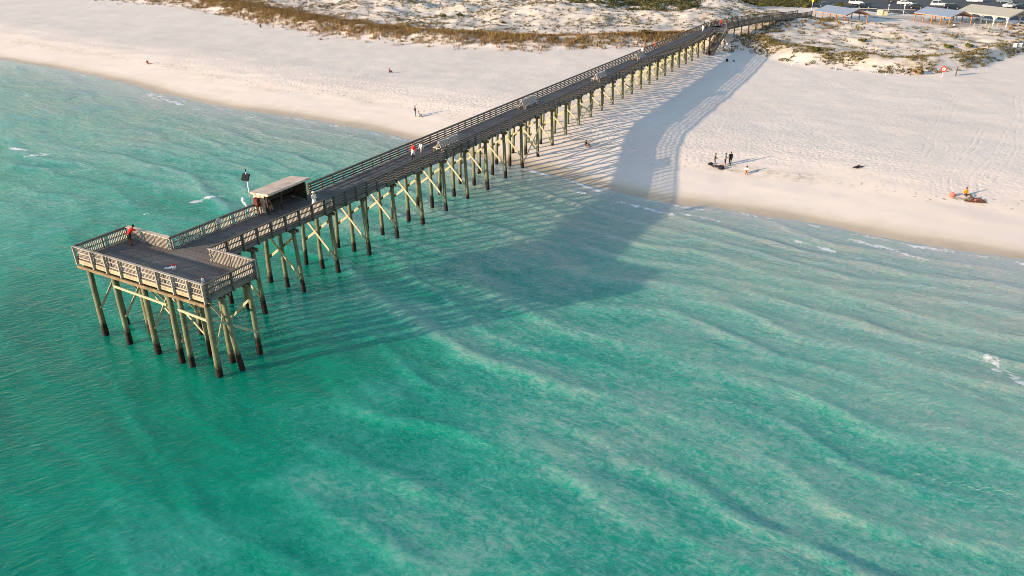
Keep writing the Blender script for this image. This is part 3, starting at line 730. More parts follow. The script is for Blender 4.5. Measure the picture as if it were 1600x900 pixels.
# ------------------------------------------------------------------ people
def seg_dist(p, a, b):
    d = b - a; s = max(0, min(1, (p - a).dot(d) / max(1e-9, d.dot(d)))); return (p - a - d * s).length
POSES = {}
def skeleton(pose):
    """joint -> (x, y, z, radius); y is forward; a 1.75 m figure."""
    J = dict(pel=(0, 0, .95, .135), wai=(0, 0, 1.10, .125), che=(0, .01, 1.32, .15), nec=(0, .01, 1.48, .06), hea=(0, .03, 1.60, .088), top=(0, .02, 1.70, .075))
    for s, sx in (('l', -1), ('r', 1)):
        J['hip' + s] = (.095 * sx, 0, .90, .10); J['kne' + s] = (.10 * sx, .03, .50, .065); J['ank' + s] = (.10 * sx, -.02, .09, .045); J['toe' + s] = (.11 * sx, .16, .04, .036)
        J['sho' + s] = (.19 * sx, 0, 1.42, .062); J['elb' + s] = (.24 * sx, -.03, 1.14, .044); J['wri' + s] = (.25 * sx, .06, .90, .033); J['han' + s] = (.25 * sx, .10, .80, .034)
    def up(**k):
        for a, v in k.items(): J[a] = (*v, J[a][3])
    if pose == 'walk':
        up(knel=(-.10, .22, .53), ankl=(-.10, .26, .10), toel=(-.10, .44, .06), kner=(.10, -.02, .50), ankr=(.10, -.30, .16), toer=(.11, -.16, .04), elbl=(-.25, -.14, 1.16), wril=(-.24, -.14, .92), hanl=(-.23, -.12, .82), elbr=(.25, .04, 1.15), wrir=(.24, .18, .95), hanr=(.23, .22, .86))
    elif pose == 'stand_hold':
        up(elbl=(-.25, .02, 1.14), wril=(-.14, .26, 1.13), hanl=(-.06, .33, 1.15), elbr=(.25, .02, 1.14), wrir=(.14, .26, 1.13), hanr=(.06, .33, 1.15))
    elif pose == 'lean':
        up(pel=(0, -.10, .94), wai=(0, .0, 1.08), che=(0, .20, 1.22), nec=(0, .34, 1.33), hea=(0, .43, 1.42), top=(0, .49, 1.50), shol=(-.19, .28, 1.27), shor=(.19, .28, 1.27), elbl=(-.24, .40, 1.09), wril=(-.15, .60, 1.09), hanl=(-.08, .68, 1.09), elbr=(.24, .40, 1.09), wrir=(.15, .60, 1.09), hanr=(.08, .68, 1.09), hipl=(-.095, -.10, .90), hipr=(.095, -.10, .90), knel=(-.11, -.05, .50), kner=(.11, -.08, .50), ankl=(-.11, -.12, .09), ankr=(.11, -.16, .09), toel=(-.12, .06, .04), toer=(.12, .02, .04))
    elif pose in ('sit_ground', 'sit_knees'):
        dz = -.80
        for a in ('pel', 'wai', 'che', 'nec', 'hea', 'top', 'shol', 'shor', 'hipl', 'hipr'): x, y, z, r_ = J[a]; J[a] = (x, y - (.0 if a in ('pel', 'hipl', 'hipr') else .06), z + dz, r_)
        if pose == 'sit_ground':
            up(knel=(-.26, .38, .26), ankl=(-.30, .70, .07), toel=(-.34, .80, .16), kner=(.26, .38, .26), ankr=(.30, .70, .07), toer=(.34, .80, .16), elbl=(-.27, -.10, .36), wril=(-.22, .16, .30), hanl=(-.22, .25, .28), elbr=(.27, -.10, .36), wrir=(.22, .16, .30), hanr=(.22, .25, .28))
        else:
            up(knel=(-.12, .36, .50), ankl=(-.12, .46, .09), toel=(-.12, .62, .04), kner=(.12, .36, .50), ankr=(.12, .46, .09), toer=(.12, .62, .04), elbl=(-.26, .10, .40), wril=(-.12, .34, .40), hanl=(-.04, .40, .40), elbr=(.26, .10, .40), wrir=(.12, .34, .40), hanr=(.04, .40, .40))
    elif pose == 'sit_bench':
        dz = -.42
        for a in ('pel', 'wai', 'che', 'nec', 'hea', 'top', 'shol', 'shor', 'hipl', 'hipr'): x, y, z, r_ = J[a]; J[a] = (x, y, z + dz, r_)
        up(che=(0, .06, .90), nec=(0, .10, 1.05), hea=(0, .15, 1.16), top=(0, .17, 1.26), knel=(-.12, .44, .52), ankl=(-.12, .46, .09), toel=(-.12, .63, .04), kner=(.12, .44, .52), ankr=(.14, .50, .09), toer=(.15, .67, .04), elbl=(-.24, .18, .78), wril=(-.14, .40, .62), hanl=(-.10, .46, .56), elbr=(.24, .18, .78), wrir=(.14, .40, .62), hanr=(.10, .46, .56))
    elif pose == 'lie':
        for a in list(J): x, y, z, r_ = J[a]; J[a] = (x, -(z - .9), max(r_ + .01, .12 + y), r_)
        up(top=(0, -.80, .17), hea=(0, -.70, .15), knel=(-.12, .38, .30), kner=(.12, .40, .20), ankl=(-.12, .66, .07), ankr=(.12, .80, .06), toel=(-.12, .80, .14), toer=(.12, .86, .18))
    return J
EDG = [('pel', 'wai'), ('wai', 'che'), ('che', 'nec'), ('nec', 'hea'), ('hea', 'top')] + [e for s in 'lr' for e in (('pel', 'hip' + s), ('hip' + s, 'kne' + s), ('kne' + s, 'ank' + s), ('ank' + s, 'toe' + s), ('che', 'sho' + s), ('sho' + s, 'elb' + s), ('elb' + s, 'wri' + s), ('wri' + s, 'han' + s))]
SKIN = '#b07a5c'
def person(label, loc, face, pose='stand', shirt='#222222', legs='#222222', skin=SKIN, hair='#1c1512', sleeves='short', shorts=False, shoes='#3a3230', skirt=None, hat=None, scale=1.0, group=None):
    """face: compass bearing (deg from +Y towards +X) the figure looks to."""
    J = skeleton(pose); names = list(J); root = thing('person', label, 'person', loc, -R(face), group); root.scale = (scale,) * 3
    me = bpy.data.meshes.new('body'); me.from_pydata([J[k][:3] for k in names], [(names.index(a), names.index(b)) for a, b in EDG], [])
    tmp = bpy.data.objects.new('tmp', me); sc.collection.objects.link(tmp)
    md = tmp.modifiers.new('s', 'SKIN'); md.use_smooth_shade = True
    for i, k in enumerate(names):
        sv = me.skin_vertices[0].data[i]; sv.radius = (J[k][3] * (1.25 if k in ('che', 'wai', 'pel') else 1), J[k][3]); sv.use_root = (k == 'pel')
    md2 = tmp.modifiers.new('d', 'SUBSURF'); md2.levels = 1; md2.render_levels = 1
    dg = bpy.context.evaluated_depsgraph_get(); bm_ = bpy.data.meshes.new_from_object(tmp.evaluated_get(dg)); bpy.data.objects.remove(tmp)
    bm_.name = 'body'; bm_.materials.clear()
    for c in (cloth(skin, .6), cloth(shirt), cloth(legs), cloth(shoes)): bm_.materials.append(c)
    V = {k: Vector(J[k][:3]) for k in names}; idx = []
    for p in bm_.polygons:
        c = p.center; e = min(EDG, key=lambda e: seg_dist(c, V[e[0]], V[e[1]])); b = e[1][:3]
        if b in ('hea', 'top', 'han', 'nec'): k = 0 if not (b == 'nec' and seg_dist(c, V['nec'], V['nec']) > .09) else 1
        elif b in ('wai', 'che', 'sho'): k = 1
        elif b == 'elb': k = 0 if sleeves == 'none' else 1
        elif b == 'wri': k = 1 if sleeves == 'long' else 0
        elif b in ('hip', 'kne'): k = 2
        elif b == 'ank': k = 0 if shorts else 2
        else: k = 3
        idx.append(k)
    if sleeves == 'bare': idx = [0 if i == 1 else i for i in idx]
    bm_.polygons.foreach_set('material_index', idx); bm_.polygons.foreach_set('use_smooth', [True] * len(idx))
    ob = bpy.data.objects.new('body', bm_); sc.collection.objects.link(ob); ob.parent = root
    h = V['hea'] * .45 + V['top'] * .55; q = MB(); q.ell((h.x, h.y - .015, h.z + .015), (.098, .108, .095), 12, 8)
    if hat: q.tube([(h.x, h.y, h.z + .02), (h.x, h.y, h.z + .04)], [.19, .18], 14)
    q.build('hat' if hat else 'hair', cloth(hat or hair), root, True)
    if skirt:
        q = MB(); c = V['pel']; q.tube([(c.x, c.y, c.z + .14), (c.x, c.y, c.z - .1), (c.x, c.y, c.z - .42)], [.15, .19, .25], 14); q.build('skirt', cloth(skirt), root, True)
    return root
def pp(u, n): return (*to_xy(u, n), DECK_Z)
PAZ = math.degrees(AZ)
person('person in a red shirt and dark shorts leaning over the end deck rail', pp(-4.82, 8.15), PAZ, 'lean', '#c3151b', '#1c1a18', shorts=True, shoes='#1b1b1b', skin='#8a4a38')
person('taller walker in a red hooded jacket and white skirt beside the first bench', pp(24.9, 2.2), PAZ + 180 + 12, 'walk', '#d0241c', '#46202a', sleeves='long', skirt='#e6e2df', hair='#c02018', shoes='#4a1f24')
person('shorter walker in a pale grey top and red boots beside the red-jacketed one', pp(26.4, 2.2), PAZ + 175, 'walk', '#d9d6d2', '#8a8280', sleeves='long', shoes='#a3261e', hair='#7a3d26', scale=.86)
person('person draped in white with a white hat at the rail opposite the shelter', pp(8.0, .75), PAZ + 90, 'stand_hold', '#e4dccb', '#ddd5c6', sleeves='long', skirt='#e0d8c8', hat='#ddd2bd')
person('bare-chested person bent forward on the bench inside the pier shelter', pp(5.9, 4.35), PAZ + 90, 'sit_bench', '#b07a5c', '#8b6f63', sleeves='bare', shorts=True, skin='#c08f7a')
person('person in white standing by the far rail above the landward bench', pp(101.2, 3.6), PAZ + 150, 'stand', '#e2ddd6', '#cfc8c0', sleeves='long')
person('person in a red top and black trousers at the far rail past the white-clad one', pp(108.4, 3.6), PAZ + 60, 'stand', '#b5322a', '#141414', hair='#8c2a20')
person('person in white walking near the bend of the pier, before the stair', pp(138.5, 2.4), PAZ + 180, 'walk', '#e8e4dd', '#ded8ce', sleeves='long')
person('person in dark clothes crouched at the far rail of the pier bend', pp(146.5, 3.7), PAZ + 200, 'sit_knees', '#1d1b1c', '#222026')
person('person in black with a white bag strap at the pier bend', pp(150.4, 2.9), PAZ + 190, 'stand_hold', '#191919', '#1f1d1d', sleeves='long')
person('person in a bright red coat just past the pier bend', pp(151.0, 1.5), PAZ + 180, 'walk', '#c81e28', '#7a1820', sleeves='long')
def gp(px, py):
    g = on_ground(px, py); return tuple(float(v) for v in g)
person('person in black shirt and grey trousers, apart from the other two standing together', gp(1116, 261), 100, 'stand_hold', '#15141a', '#5d5a5c', shoes='#b06a60', hair='#0d0d0d')
person('person in a grey-green shirt and black shorts, middle of the standing trio', gp(1132, 260.5), 120, 'stand_hold', '#6d7f7c', '#101012', shorts=True)
person('tall person all in black, nearest the long shadow of the standing trio', gp(1140, 259), 170, 'stand', '#0e0d11', '#121116', sleeves='long', scale=1.03)
person('person in a white top and red shorts sitting on sand right of the standing trio', gp(1166, 271), 195, 'sit_knees', '#dcd8d2', '#8a1f1c', shorts=True, hair='#0e0c0b')
person('dark figure lying alone on the sand between the trio and the orange-clad sitter', gp(1340, 262.5), 60, 'lie', '#241f24', '#3a1c1e', sleeves='long')
person('person in an orange top sitting upright beside a pink bag', gp(1508, 306), 175, 'sit_ground', '#d98512', '#3a2c22', sleeves='long', hair='#6a2a18')
person('person in a dark red top lying on a towel in front of the orange-clad sitter', gp(1525, 314), 110, 'lie', '#7a2420', '#6e3a2c', skin='#a9705a')
person('person in dark clothes sitting on the sand beside the pier piles', gp(916, 229), 120, 'sit_knees', '#17141c', '#5a3a38')
person('person in black standing at the foot of the beach stair', gp(1107, 90), 200, 'stand', '#151417', '#2a2628', sleeves='long')
person('person in red sitting near the water on the far left of the beach', gp(231, 100), 120, 'sit_ground', '#b5433c', '#a3544a', hair='#4d352a')
person('person in a red top and blue trousers reclining alone mid-beach', gp(609, 114), 100, 'sit_knees', '#b8232c', '#1d2150', hair='#a02028')
person('person in a dark top and blue jeans standing near the waterline left of the pier', gp(649, 182), 110, 'stand', '#3d4046', '#5a7d92', hair='#2a2422', scale=.95)
person('person in white sitting beside the one in blue jeans', gp(655, 183), 110, 'sit_knees', '#e2ded8', '#8b857f', hair='#5d4a3a')
person('small grey-clothed figure sitting at the foot of the left dunes', gp(407, 43), 140, 'sit_knees', '#4b4843', '#3a3835')
person('person in white sitting at the near corner of the second blue-roofed shelter', gp(1490, 42), 200, 'sit_ground', '#e0ddd8', '#2a2a2c')

# things lying on the beach
def bag(name, label, cat, px, py, col, size, seed=0):
    g = gp(px, py); q = MB(); q.ell((0, 0, size[2] * .45), size, 12, 8); o = q.build(name, cloth(col), smooth=True)
    me = o.data; r_ = random.Random(seed)
    for v in me.vertices: v.co.z = max(v.co.z, -.02); v.co.x *= 1 + .12 * math.sin(v.co.y * 9 + seed); v.co.z *= 1 + .1 * math.sin(v.co.x * 7)
    o.location = g; tag(o, label, cat)
    h = MB(); h.tube([(-size[0] * .5, 0, size[2] * 1.2), (0, 0, size[2] * 1.75), (size[0] * .5, 0, size[2] * 1.2)], [.02, .02, .02], 6); h.build('carry_strap', cloth(col), o, True)
    return o
bag('duffel_bag', 'dark duffel bag at the feet of the standing trio', 'bag', 1127, 264.5, '#232025', (.42, .25, .26))
bag('beach_bag', 'small black bag left of the standing trio', 'bag', 1110, 257.5, '#17161a', (.3, .2, .2), 2)
bag('tote_bag', 'salmon pink bag standing beside the orange-clad sitter', 'bag', 1487, 307, '#d0705c', (.36, .28, .30), 3)
bag('grey_backpack', 'grey-brown backpack beside the lying person in dark red', 'bag', 1516, 313, '#5a4c44', (.4, .3, .3), 4)
def towel(label, px, py, col, rz, s=(1.8, .9)):
    g = gp(px, py); q = MB(); n = 8
    for i in range(n):
        for j in range(4):
            f = lambda a, b: (s[0] * (a / n - .5), s[1] * (b / 4 - .5), .03 + .015 * math.sin(a * 2.1) + .012 * math.cos(b * 3 + a))
            q.quad([f(i, j), f(i + 1, j), f(i + 1, j + 1), f(i, j + 1)])
    o = q.build('beach_towel', cloth(col), smooth=True); o.location = g; o.rotation_euler = (0, 0, rz); return tag(o, label, 'towel')
towel('dark towel spread on the sand between the standing trio', 1121, 259.5, '#3a3436', .4, (1.6, .9)); towel('brown towel under the lying person in dark red', 1523, 314.5, '#6b4a3c', -.3, (2.2, 1.2)); towel('pale towel stretching towards the pink bag', 1500, 310.5, '#b8a894', -.2, (1.7, .7))
bc = thing('beach_chair', 'dark low beach chair with a white cloth on the shaded sand under the stair', 'chair', gp(1136, 98), 1.1)
q = MB(); q.box((0, 0, .28), (.5, .5, .05)); q.build('seat', cloth('#1a1c22'), bc)
q = MB(); q.bar((-.25, 0, .3), (-.5, 0, .85), .5, .05, (0, 0, 1)); q.build('backrest', cloth('#1a1c22'), bc)
for sx in (-.22, .22):
    for sy in (-.22, .22): q = MB(); q.tube([(sx, sy, 0), (sx, sy, .27)], [.018, .018], 6); q.build('leg', M['metal'], bc)
q = MB(); q.bar((-.3, .1, .5), (-.47, .1, .86), .3, .07); q.build('cloth', M['ice'], bc)
bag('beach_ball', 'small dark bundle on the shaded sand beside the low beach chair', 'bundle', 1146.5, 96, '#20242c', (.2, .2, .18), 6)

# ------------------------------------------------------------------ signs and stakes
rs = thing('ring_sign', 'red round ring sign with a white centre on a post before the right dunes', 'sign', gp(1471.5, 121), 0)
def ringd(m, r0, r1, y, n=28, th=.04):
    for j in range(n):
        a, b = 2 * math.pi * j / n, 2 * math.pi * (j + 1) / n
        P = lambda r_, t_, yy: (r_ * math.cos(t_), yy, 1.5 + r_ * math.sin(t_))
        m.quad([P(r0, a, y), P(r1, a, y), P(r1, b, y), P(r0, b, y)]); m.quad([P(r0, b, y + th), P(r1, b, y + th), P(r1, a, y + th), P(r0, a, y + th)])
        m.quad([P(r1, a, y), P(r1, a, y + th), P(r1, b, y + th), P(r1, b, y)])
q = MB(); q.tube([(0, .03, -.2), (0, .03, 1.55)], [.045, .045], 8); q.build('post', M['whitepaint'], rs)
q = MB(); ringd(q, .30, .53, -.06); q.build('ring', M['red'], rs)
q = MB(); ringd(q, .001, .295, -.05); q.build('centre_disc', M['whitepaint'], rs)
q = MB(); ringd(q, .001, .13, -.066, th=.012); q.build('centre_dot', M['red'], rs)
rs.rotation_euler = (0, 0, -.5)
def stake(px, py, h, mat='whitepaint', label='small white marker stake in the sand along the dune toe', group='white marker stakes along the dune toe'):
    g = gp(px, py); q = MB(); q.tube([(0, 0, -.3), (0, 0, h * .96), (0, 0, h)], [.05, .05, .02], 8)
    o = q.build('marker_stake', M['whitepaint'] if mat == 'whitepaint' else M[mat], smooth=True); o.location = g; tag(o, label, 'stake', group)
    p = MB(); p.box((0, -.065, h * .8), (.14, .03, .16)); p.build('marker_plate', M['whitepaint'], o)
for px, py in ((352, 35), (498, 49), (527, 53), (595, 58), (633, 61), (673, 64), (712, 68), (802, 73), (845, 77), (872, 79), (1178, 99), (1237, 103), (1305, 110), (1383, 119)): stake(px, py, .65)
g = gp(1493, 119); q = MB(); q.box((0, 0, .75), (.16, .16, 1.9)); o = q.build('wood_post', M['rail'], bevel=.02); o.location = g; tag(o, 'dark wooden post casting a shadow right of the ring sign', 'post'); q = MB(); q.box((0, 0, 1.73), (.2, .2, .06)); q.build('post_cap', M['rail'], o)
for px, lab in ((1582, 'left white notice board of the pair at the beach entrance on the right'), (1590, 'right white notice board of the pair at the beach entrance on the right')):
    s_ = thing('notice_board', lab, 'sign', gp(px, 85), -.45)
    q = MB(); q.box((0, 0, 1.9), (.65, .05, .85)); q.build('board', M['whitepaint'], s_)
    for x in (-.4, .4): q = MB(); q.box((x, .05, 1.1), (.08, .06, 2.4)); q.build('leg', M['rail'], s_)
ys = thing('yellow_sign', 'yellow sign on a post by the boardwalk end', 'sign', gp(1268, 15), -.5)
q = MB(); q.tube([(0, 0, 0), (0, 0, 2.6)], [.05, .05], 8); q.build('post', M['metal'], ys); q = MB(); q.box((0, -.07, 2.7), (.6, .04, .6), ((.707, 0, .707), (0, 1, 0), (-.707, 0, .707))); q.build('plate', M['yellow'], ys)

# ------------------------------------------------------------------ car park
def slab(name, poly, z, mat, th=None):
    m = MB(); m.quad([(x, y, z) for x, y in poly]) 
    if th:
        for (a, b) in zip(poly, poly[1:] + poly[:1]): m.quad([(a[0], a[1], z - th), (b[0], b[1], z - th), (b[0], b[1], z), (a[0], a[1], z)])
    return kind(m.build(name, mat), 'structure')
lot = [tuple(at(px, py, 3.24)[:2]) for px, py in ((1236, 2), (1278, 12), (1330, 14.5), (1380, 20), (1440, 23), (1500, 25), (1560, 30), (1640, 34), (1700, 20), (1640, -14), (1500, -22), (1330, -20), (1225, -14))]
slab('car_park', lot, 3.262, M['asphalt'])
walk = [tuple(at(px, py, 3.24)[:2]) for px, py in ((1350, 26), (1350, 22.5), (1378, 23.5), (1440, 26), (1440, 30), (1385, 29))]
slab('pavement', walk, 3.30, M['concrete'])
kb = MB()
for a, b in (((1320, 13.2), (1370, 13.6)), ((1372, 15), (1430, 15.5))):
    A = at(*a, 3.3); B = at(*b, 3.3); kb.bar((A[0], A[1], 3.32), (B[0], B[1], 3.32), .9, .13)
kind(kb.build('kerb', M['concrete']), 'structure')
mk = MB()
for px in (1366, 1381, 1397, 1420):
    A = at(px, 21.5, 3.27); B = at(px - 13, 15.5, 3.27); mk.bar((A[0], A[1], 3.268), (B[0], B[1], 3.268), .14, .006)
kind(mk.build('road_marking', M['whitepaint']), 'structure')
def car(px, py, col, label, suv=False, heading=None, off=0.0):
    g = at(px, py, 3.27); hd = heading if heading is not None else math.atan2(-.33, .94)
    c = thing('parked_car', label, 'car', (g[0], g[1], 3.266), hd, 'cars in the car park')
    H = 1.72 if suv else 1.45; L = 4.6; W = 1.82
    low = [(-2.3, .35), (-2.3, .62), (-2.22, .88 if not suv else .95), (-1.5, .96 if not suv else 1.02), (1.0, .98 if not suv else 1.04), (1.9, .86 if not suv else .95), (2.25, .66), (2.3, .40)]
    m = MB(); 
    def loft(prof, w0, w1, yb):
        k = len(m.v); n_ = len(prof)
        for sgn in (-1, 1):
            for (x, z) in prof: m.v.append((x, sgn * (w0 if z < .8 else w1), z))
        for i in range(n_ - 1): m.f.append((k + i, k + i + 1, k + n_ + i + 1, k + n_ + i)); m.mi.append(m.cur)
        m.f.append(tuple(k + i for i in range(n_))); m.mi.append(m.cur); m.f.append(tuple(k + n_ + i for i in reversed(range(n_)))); m.mi.append(m.cur)
        m.f.append((k + n_ - 1, k, k + n_, k + 2 * n_ - 1)); m.mi.append(m.cur)
    loft(low, W / 2, W / 2 - .06, 0); m.build('body', paint(col), c, bevel=.07)
    cab = ([(-2.15, 1.0), (-1.95, H - .1), (-1.7, H), (.35, H), (1.15, 1.0)] if suv else [(-1.75, .95), (-1.05, H - .02), (-.8, H), (.25, H), (1.1, .95)])
    gl = MB(); k = 0; n_ = len(cab)
    for sgn in (-1, 1):
        for (x, z) in cab: gl.v.append((x, sgn * (.84 - .2 * (z - .95) / (H - .95)), z))
    for i in range(n_ - 1): gl.f.append((i, i + 1, n_ + i + 1, n_ + i)); gl.mi.append(0)
    gl.f.append(tuple(range(n_))); gl.mi.append(0); gl.f.append(tuple(n_ + i for i in reversed(range(n_)))); gl.mi.append(0)
    gl.build('window', M['glass'], c)
    rf_ = MB(); xs_ = [p[0] for p in cab if p[1] > H - .12]; rf_.box(((min(xs_) + max(xs_)) / 2, 0, H + .01), (max(xs_) - min(xs_) + .1, 1.3, .05)); rf_.build('roof', paint(col), c, bevel=.02)
    pi = MB()
    for sgn in (-1, 1):
        for i in (0, n_ - 2): pi.bar((cab[i][0], sgn * .85, cab[i][1]), (cab[i + 1][0], sgn * .65, cab[i + 1][1]), .07, .06)
        pi.bar((-.35, sgn * .85, .97), (-.38, sgn * .66, H), .08, .06)
    pi.build('window_pillar', paint(col), c)
    for x in (-1.4, 1.42):
        for sgn in (-1, 1):
            w = MB(); w.tube([(x, sgn * .72, .33), (x, sgn * .93, .33)], [.33, .33], 16); wo = w.build('wheel', M['black'], c)
            h = MB(); h.tube([(x, sgn * .90, .33), (x, sgn * .945, .33)], [.2, .19], 12); h.build('rim', M['metal'], wo)
    for sgn in (-1, 1):
        h = MB(); h.box((2.26, sgn * .62, .66), (.1, .36, .14)); h.build('headlight', M['ice'], c); h = MB(); h.box((-2.28, sgn * .66, .76), (.08, .3, .16)); h.build('tail_light', M['red'], c)
    return c
car(1289, 10.5, '#223038', 'dark teal car half hidden behind the first blue-roofed shelter')
car(1337, 7, '#c4c5c6', 'white car just behind the black saloon near the first blue-roofed shelter', True)
car(1349, 12.5, '#121316', 'black saloon parked closest behind the first blue-roofed shelter')
car(1398, 3.5, '#3a3634', 'dark grey car left of the white saloon in the middle row')
car(1413, 7.5, '#cfcfce', 'white saloon between two dark cars in the middle row')
car(1430, 13.5, '#26221f', 'dark brown car in front of the white saloon in the middle row')
car(1466, 9.5, '#b9bcc0', 'silver car behind the ridge of the second blue-roofed shelter', True)
car(1487, 14, '#111520', 'navy black van-like car between the silver car and the large pale roof', True)
car(1522, 3.5, '#cbccca', 'long white car above the large pale roof', True)
car(1569, 4.5, '#6b7680', 'grey-blue car beyond the large pale roof')
car(1579, 12, '#c2c5c8', 'silver hatchback at the right end of the large pale roof')
car(1594, 14, '#1b1c22', 'black car nearest the right end of the large pale roof')
car(1301, -3, '#30343a', 'charcoal car at the top edge behind the yellow sign'); car(1352, -1, '#2a2d33', 'charcoal car at the top edge behind the white car')
pxs = ((1386.5, 22.5, 'white-headed parking post nearest the tan bin enclosure'), (1411, 22.5, 'white-headed parking post farther right of the tan bin enclosure'))
for px, py, lab in pxs:
    p_ = thing('parking_post', lab, 'post', at(px, py, 3.3)); q = MB(); q.tube([(0, 0, 0), (0, 0, 2.6)], [.05, .05], 8); q.build('pole', M['whitepaint'], p_); q = MB(); q.box((0, -.06, 2.65), (.34, .06, .5)); q.build('plate', M['whitepaint'], p_)
be = thing('bin_enclosure', 'tan wooden bin enclosure at the edge of the car park', 'bin', at(1377, 24, 3.25), -.3)
q = MB(); q.box((-.5, 0, .75), (1.5, 1.5, 1.5)); q.build('crate', M['plywood'], be, bevel=.03); q = MB(); q.box((.95, .1, .62), (1.35, 1.3, 1.24)); q.build('bin_body', M['brace'], be, bevel=.03); q = MB(); q.box((.95, .1, 1.28), (1.42, 1.38, .1)); q.build('lid', M['beam'], be)

# ------------------------------------------------------------------ picnic shelters
def pavilion(label, c0, c1, W, ze, zr, posts, pm, rm, name, arch=False, far_shift=0):
    c0 = np.array(c0); c1 = np.array(c1); d = (c1 - c0); L = float(np.linalg.norm(d)); d = d / L
    p = thing(name, label, 'picnic shelter', (c0[0], c0[1], 3.2), math.atan2(d[1], d[0])); ze -= 3.2; zr -= 3.2
    # local: x along the front eave, y to the back (left of x)
    m = MB(); o_ = .0
    th = .14
    def slope(a, b):
        m.quad([a[0], a[1], b[1], b[0]]); 
        lo = [(x, y, z - th) for x, y, z in (a[0], a[1], b[1], b[0])]; m.quad(lo[::-1])
        q4 = [a[0], a[1], b[1], b[0]]
        for i in (0, 1, 3): A, B = q4[i], q4[(i + 1) % 4]; m.quad([(A[0], A[1], A[2] - th), (B[0], B[1], B[2] - th), B, A])
    slope(((0, 0, ze), (L, 0, ze)), ((0, W / 2, zr), (L, W / 2, zr))); slope(((L, W, ze), (0, W, ze)), ((L, W / 2, zr), (0, W / 2, zr)))
    m.build('roof', rm, p)
    q = MB()
    for x in (.12, L - .12):
        for s_ in (0, 1): q.bar((x, W * s_ + (.1 if s_ == 0 else -.1), ze - .26), (x, W / 2, zr - .26), .1, .22)
    for y in (.3, W - .3): q.bar((0, y, ze - .2), (L, y, ze - .2), .12, .2)
    q.build('roof_beam', pm, p)
    for x in np.linspace(.35, L - .35, posts):
        for y in (.32, W - .32):
            q = MB(); s_ = .30 if arch else .19
            q.box((x, y, (ze - .3) / 2), (s_, s_, ze - .3))
            if arch:
                for sg in (-1, 1):
                    if 0 < x + sg * .7 < L: q.bar((x + sg * .1, y, ze - .95), (x + sg * .75, y, ze - .33), .16, .22)
            q.build('post', pm, p)
    return p, L
def table(x, y, rz, label):
    t = thing('picnic_table', label, 'table', (x, y, 3.22), rz, 'picnic tables under the shelters')
    q = MB(); 
    for k in range(4): q.box((0, -.3 + .2 * k, .74), (1.9, .18, .05))
    q.build('tabletop', M['fascia'], t)
    for s_ in (-1, 1):
        q = MB(); q.box((0, s_ * .68, .44), (1.9, .26, .05)); q.build('seat', M['fascia'], t)
    for x_ in (-.7, .7): q = MB(); q.bar((x_, -.7, .0), (x_, .25, .72), .08, .08); q.bar((x_ + .09, .7, .0), (x_ + .09, -.25, .72), .08, .08); q.bar((x_ + .05, -.8, .38), (x_ + .05, .8, .38), .06, .1); q.build('leg', M['fascia'], t)
slab('picnic_terrace', [(88, 232), (97, 236), (104, 218), (94.5, 212)], 3.236, M['concrete']); slab('picnic_terrace', [(115, 228), (124, 230), (129, 213), (118.5, 208)], 3.24, M['concrete'])
pav = [((89.2, 229.7), (93.2, 217.0)), ((115.5, 223.6), (119.4, 211.3)), ((128.0, 224.6), (133.4, 208.4))]
pavilion('blue-roofed picnic shelter with orange posts by the boardwalk end', *pav[0], 8.2, 5.55, 7.0, 5, M['orangewood'], M['blueroof'], 'picnic_shelter')
pavilion('blue-roofed picnic shelter with orange posts next to the large pale-roofed one', *pav[1], 8.2, 5.55, 7.0, 5, M['orangewood'], M['blueroof'], 'picnic_shelter')
pavilion('large pale-roofed picnic shelter on white arched posts', *pav[2], 10.0, 5.8, 7.5, 5, M['offwhite'], M['greyroof'], 'picnic_shelter', True)
for (c0, c1), nm, W in zip(pav, ('first blue-roofed', 'second blue-roofed', 'large pale-roofed'), (8, 8, 10)):
    c0 = np.array(c0); c1 = np.array(c1); d = (c1 - c0) / np.linalg.norm(c1 - c0); nn = np.array([-d[1], d[0]]); L = np.linalg.norm(c1 - c0)
    for f in (.25, .72):
        p_ = c0 + d * L * f + nn * W * .45; table(p_[0], p_[1], math.atan2(d[1], d[0]) + .2, f'dark picnic table under the {nm} shelter')
for px, py in ((1521, 43), (1540, 40), (1558, 43), (1544, 46)):
    g = gp(px, py); q = MB(); q.box((0, 0, .5), (.15, .15, 1.3)); o = q.build('fence_post', M['brace']); o.location = g; tag(o, 'short pale fence post in the grass before the large pale-roofed shelter', 'post', 'fence posts before the pale shelter')

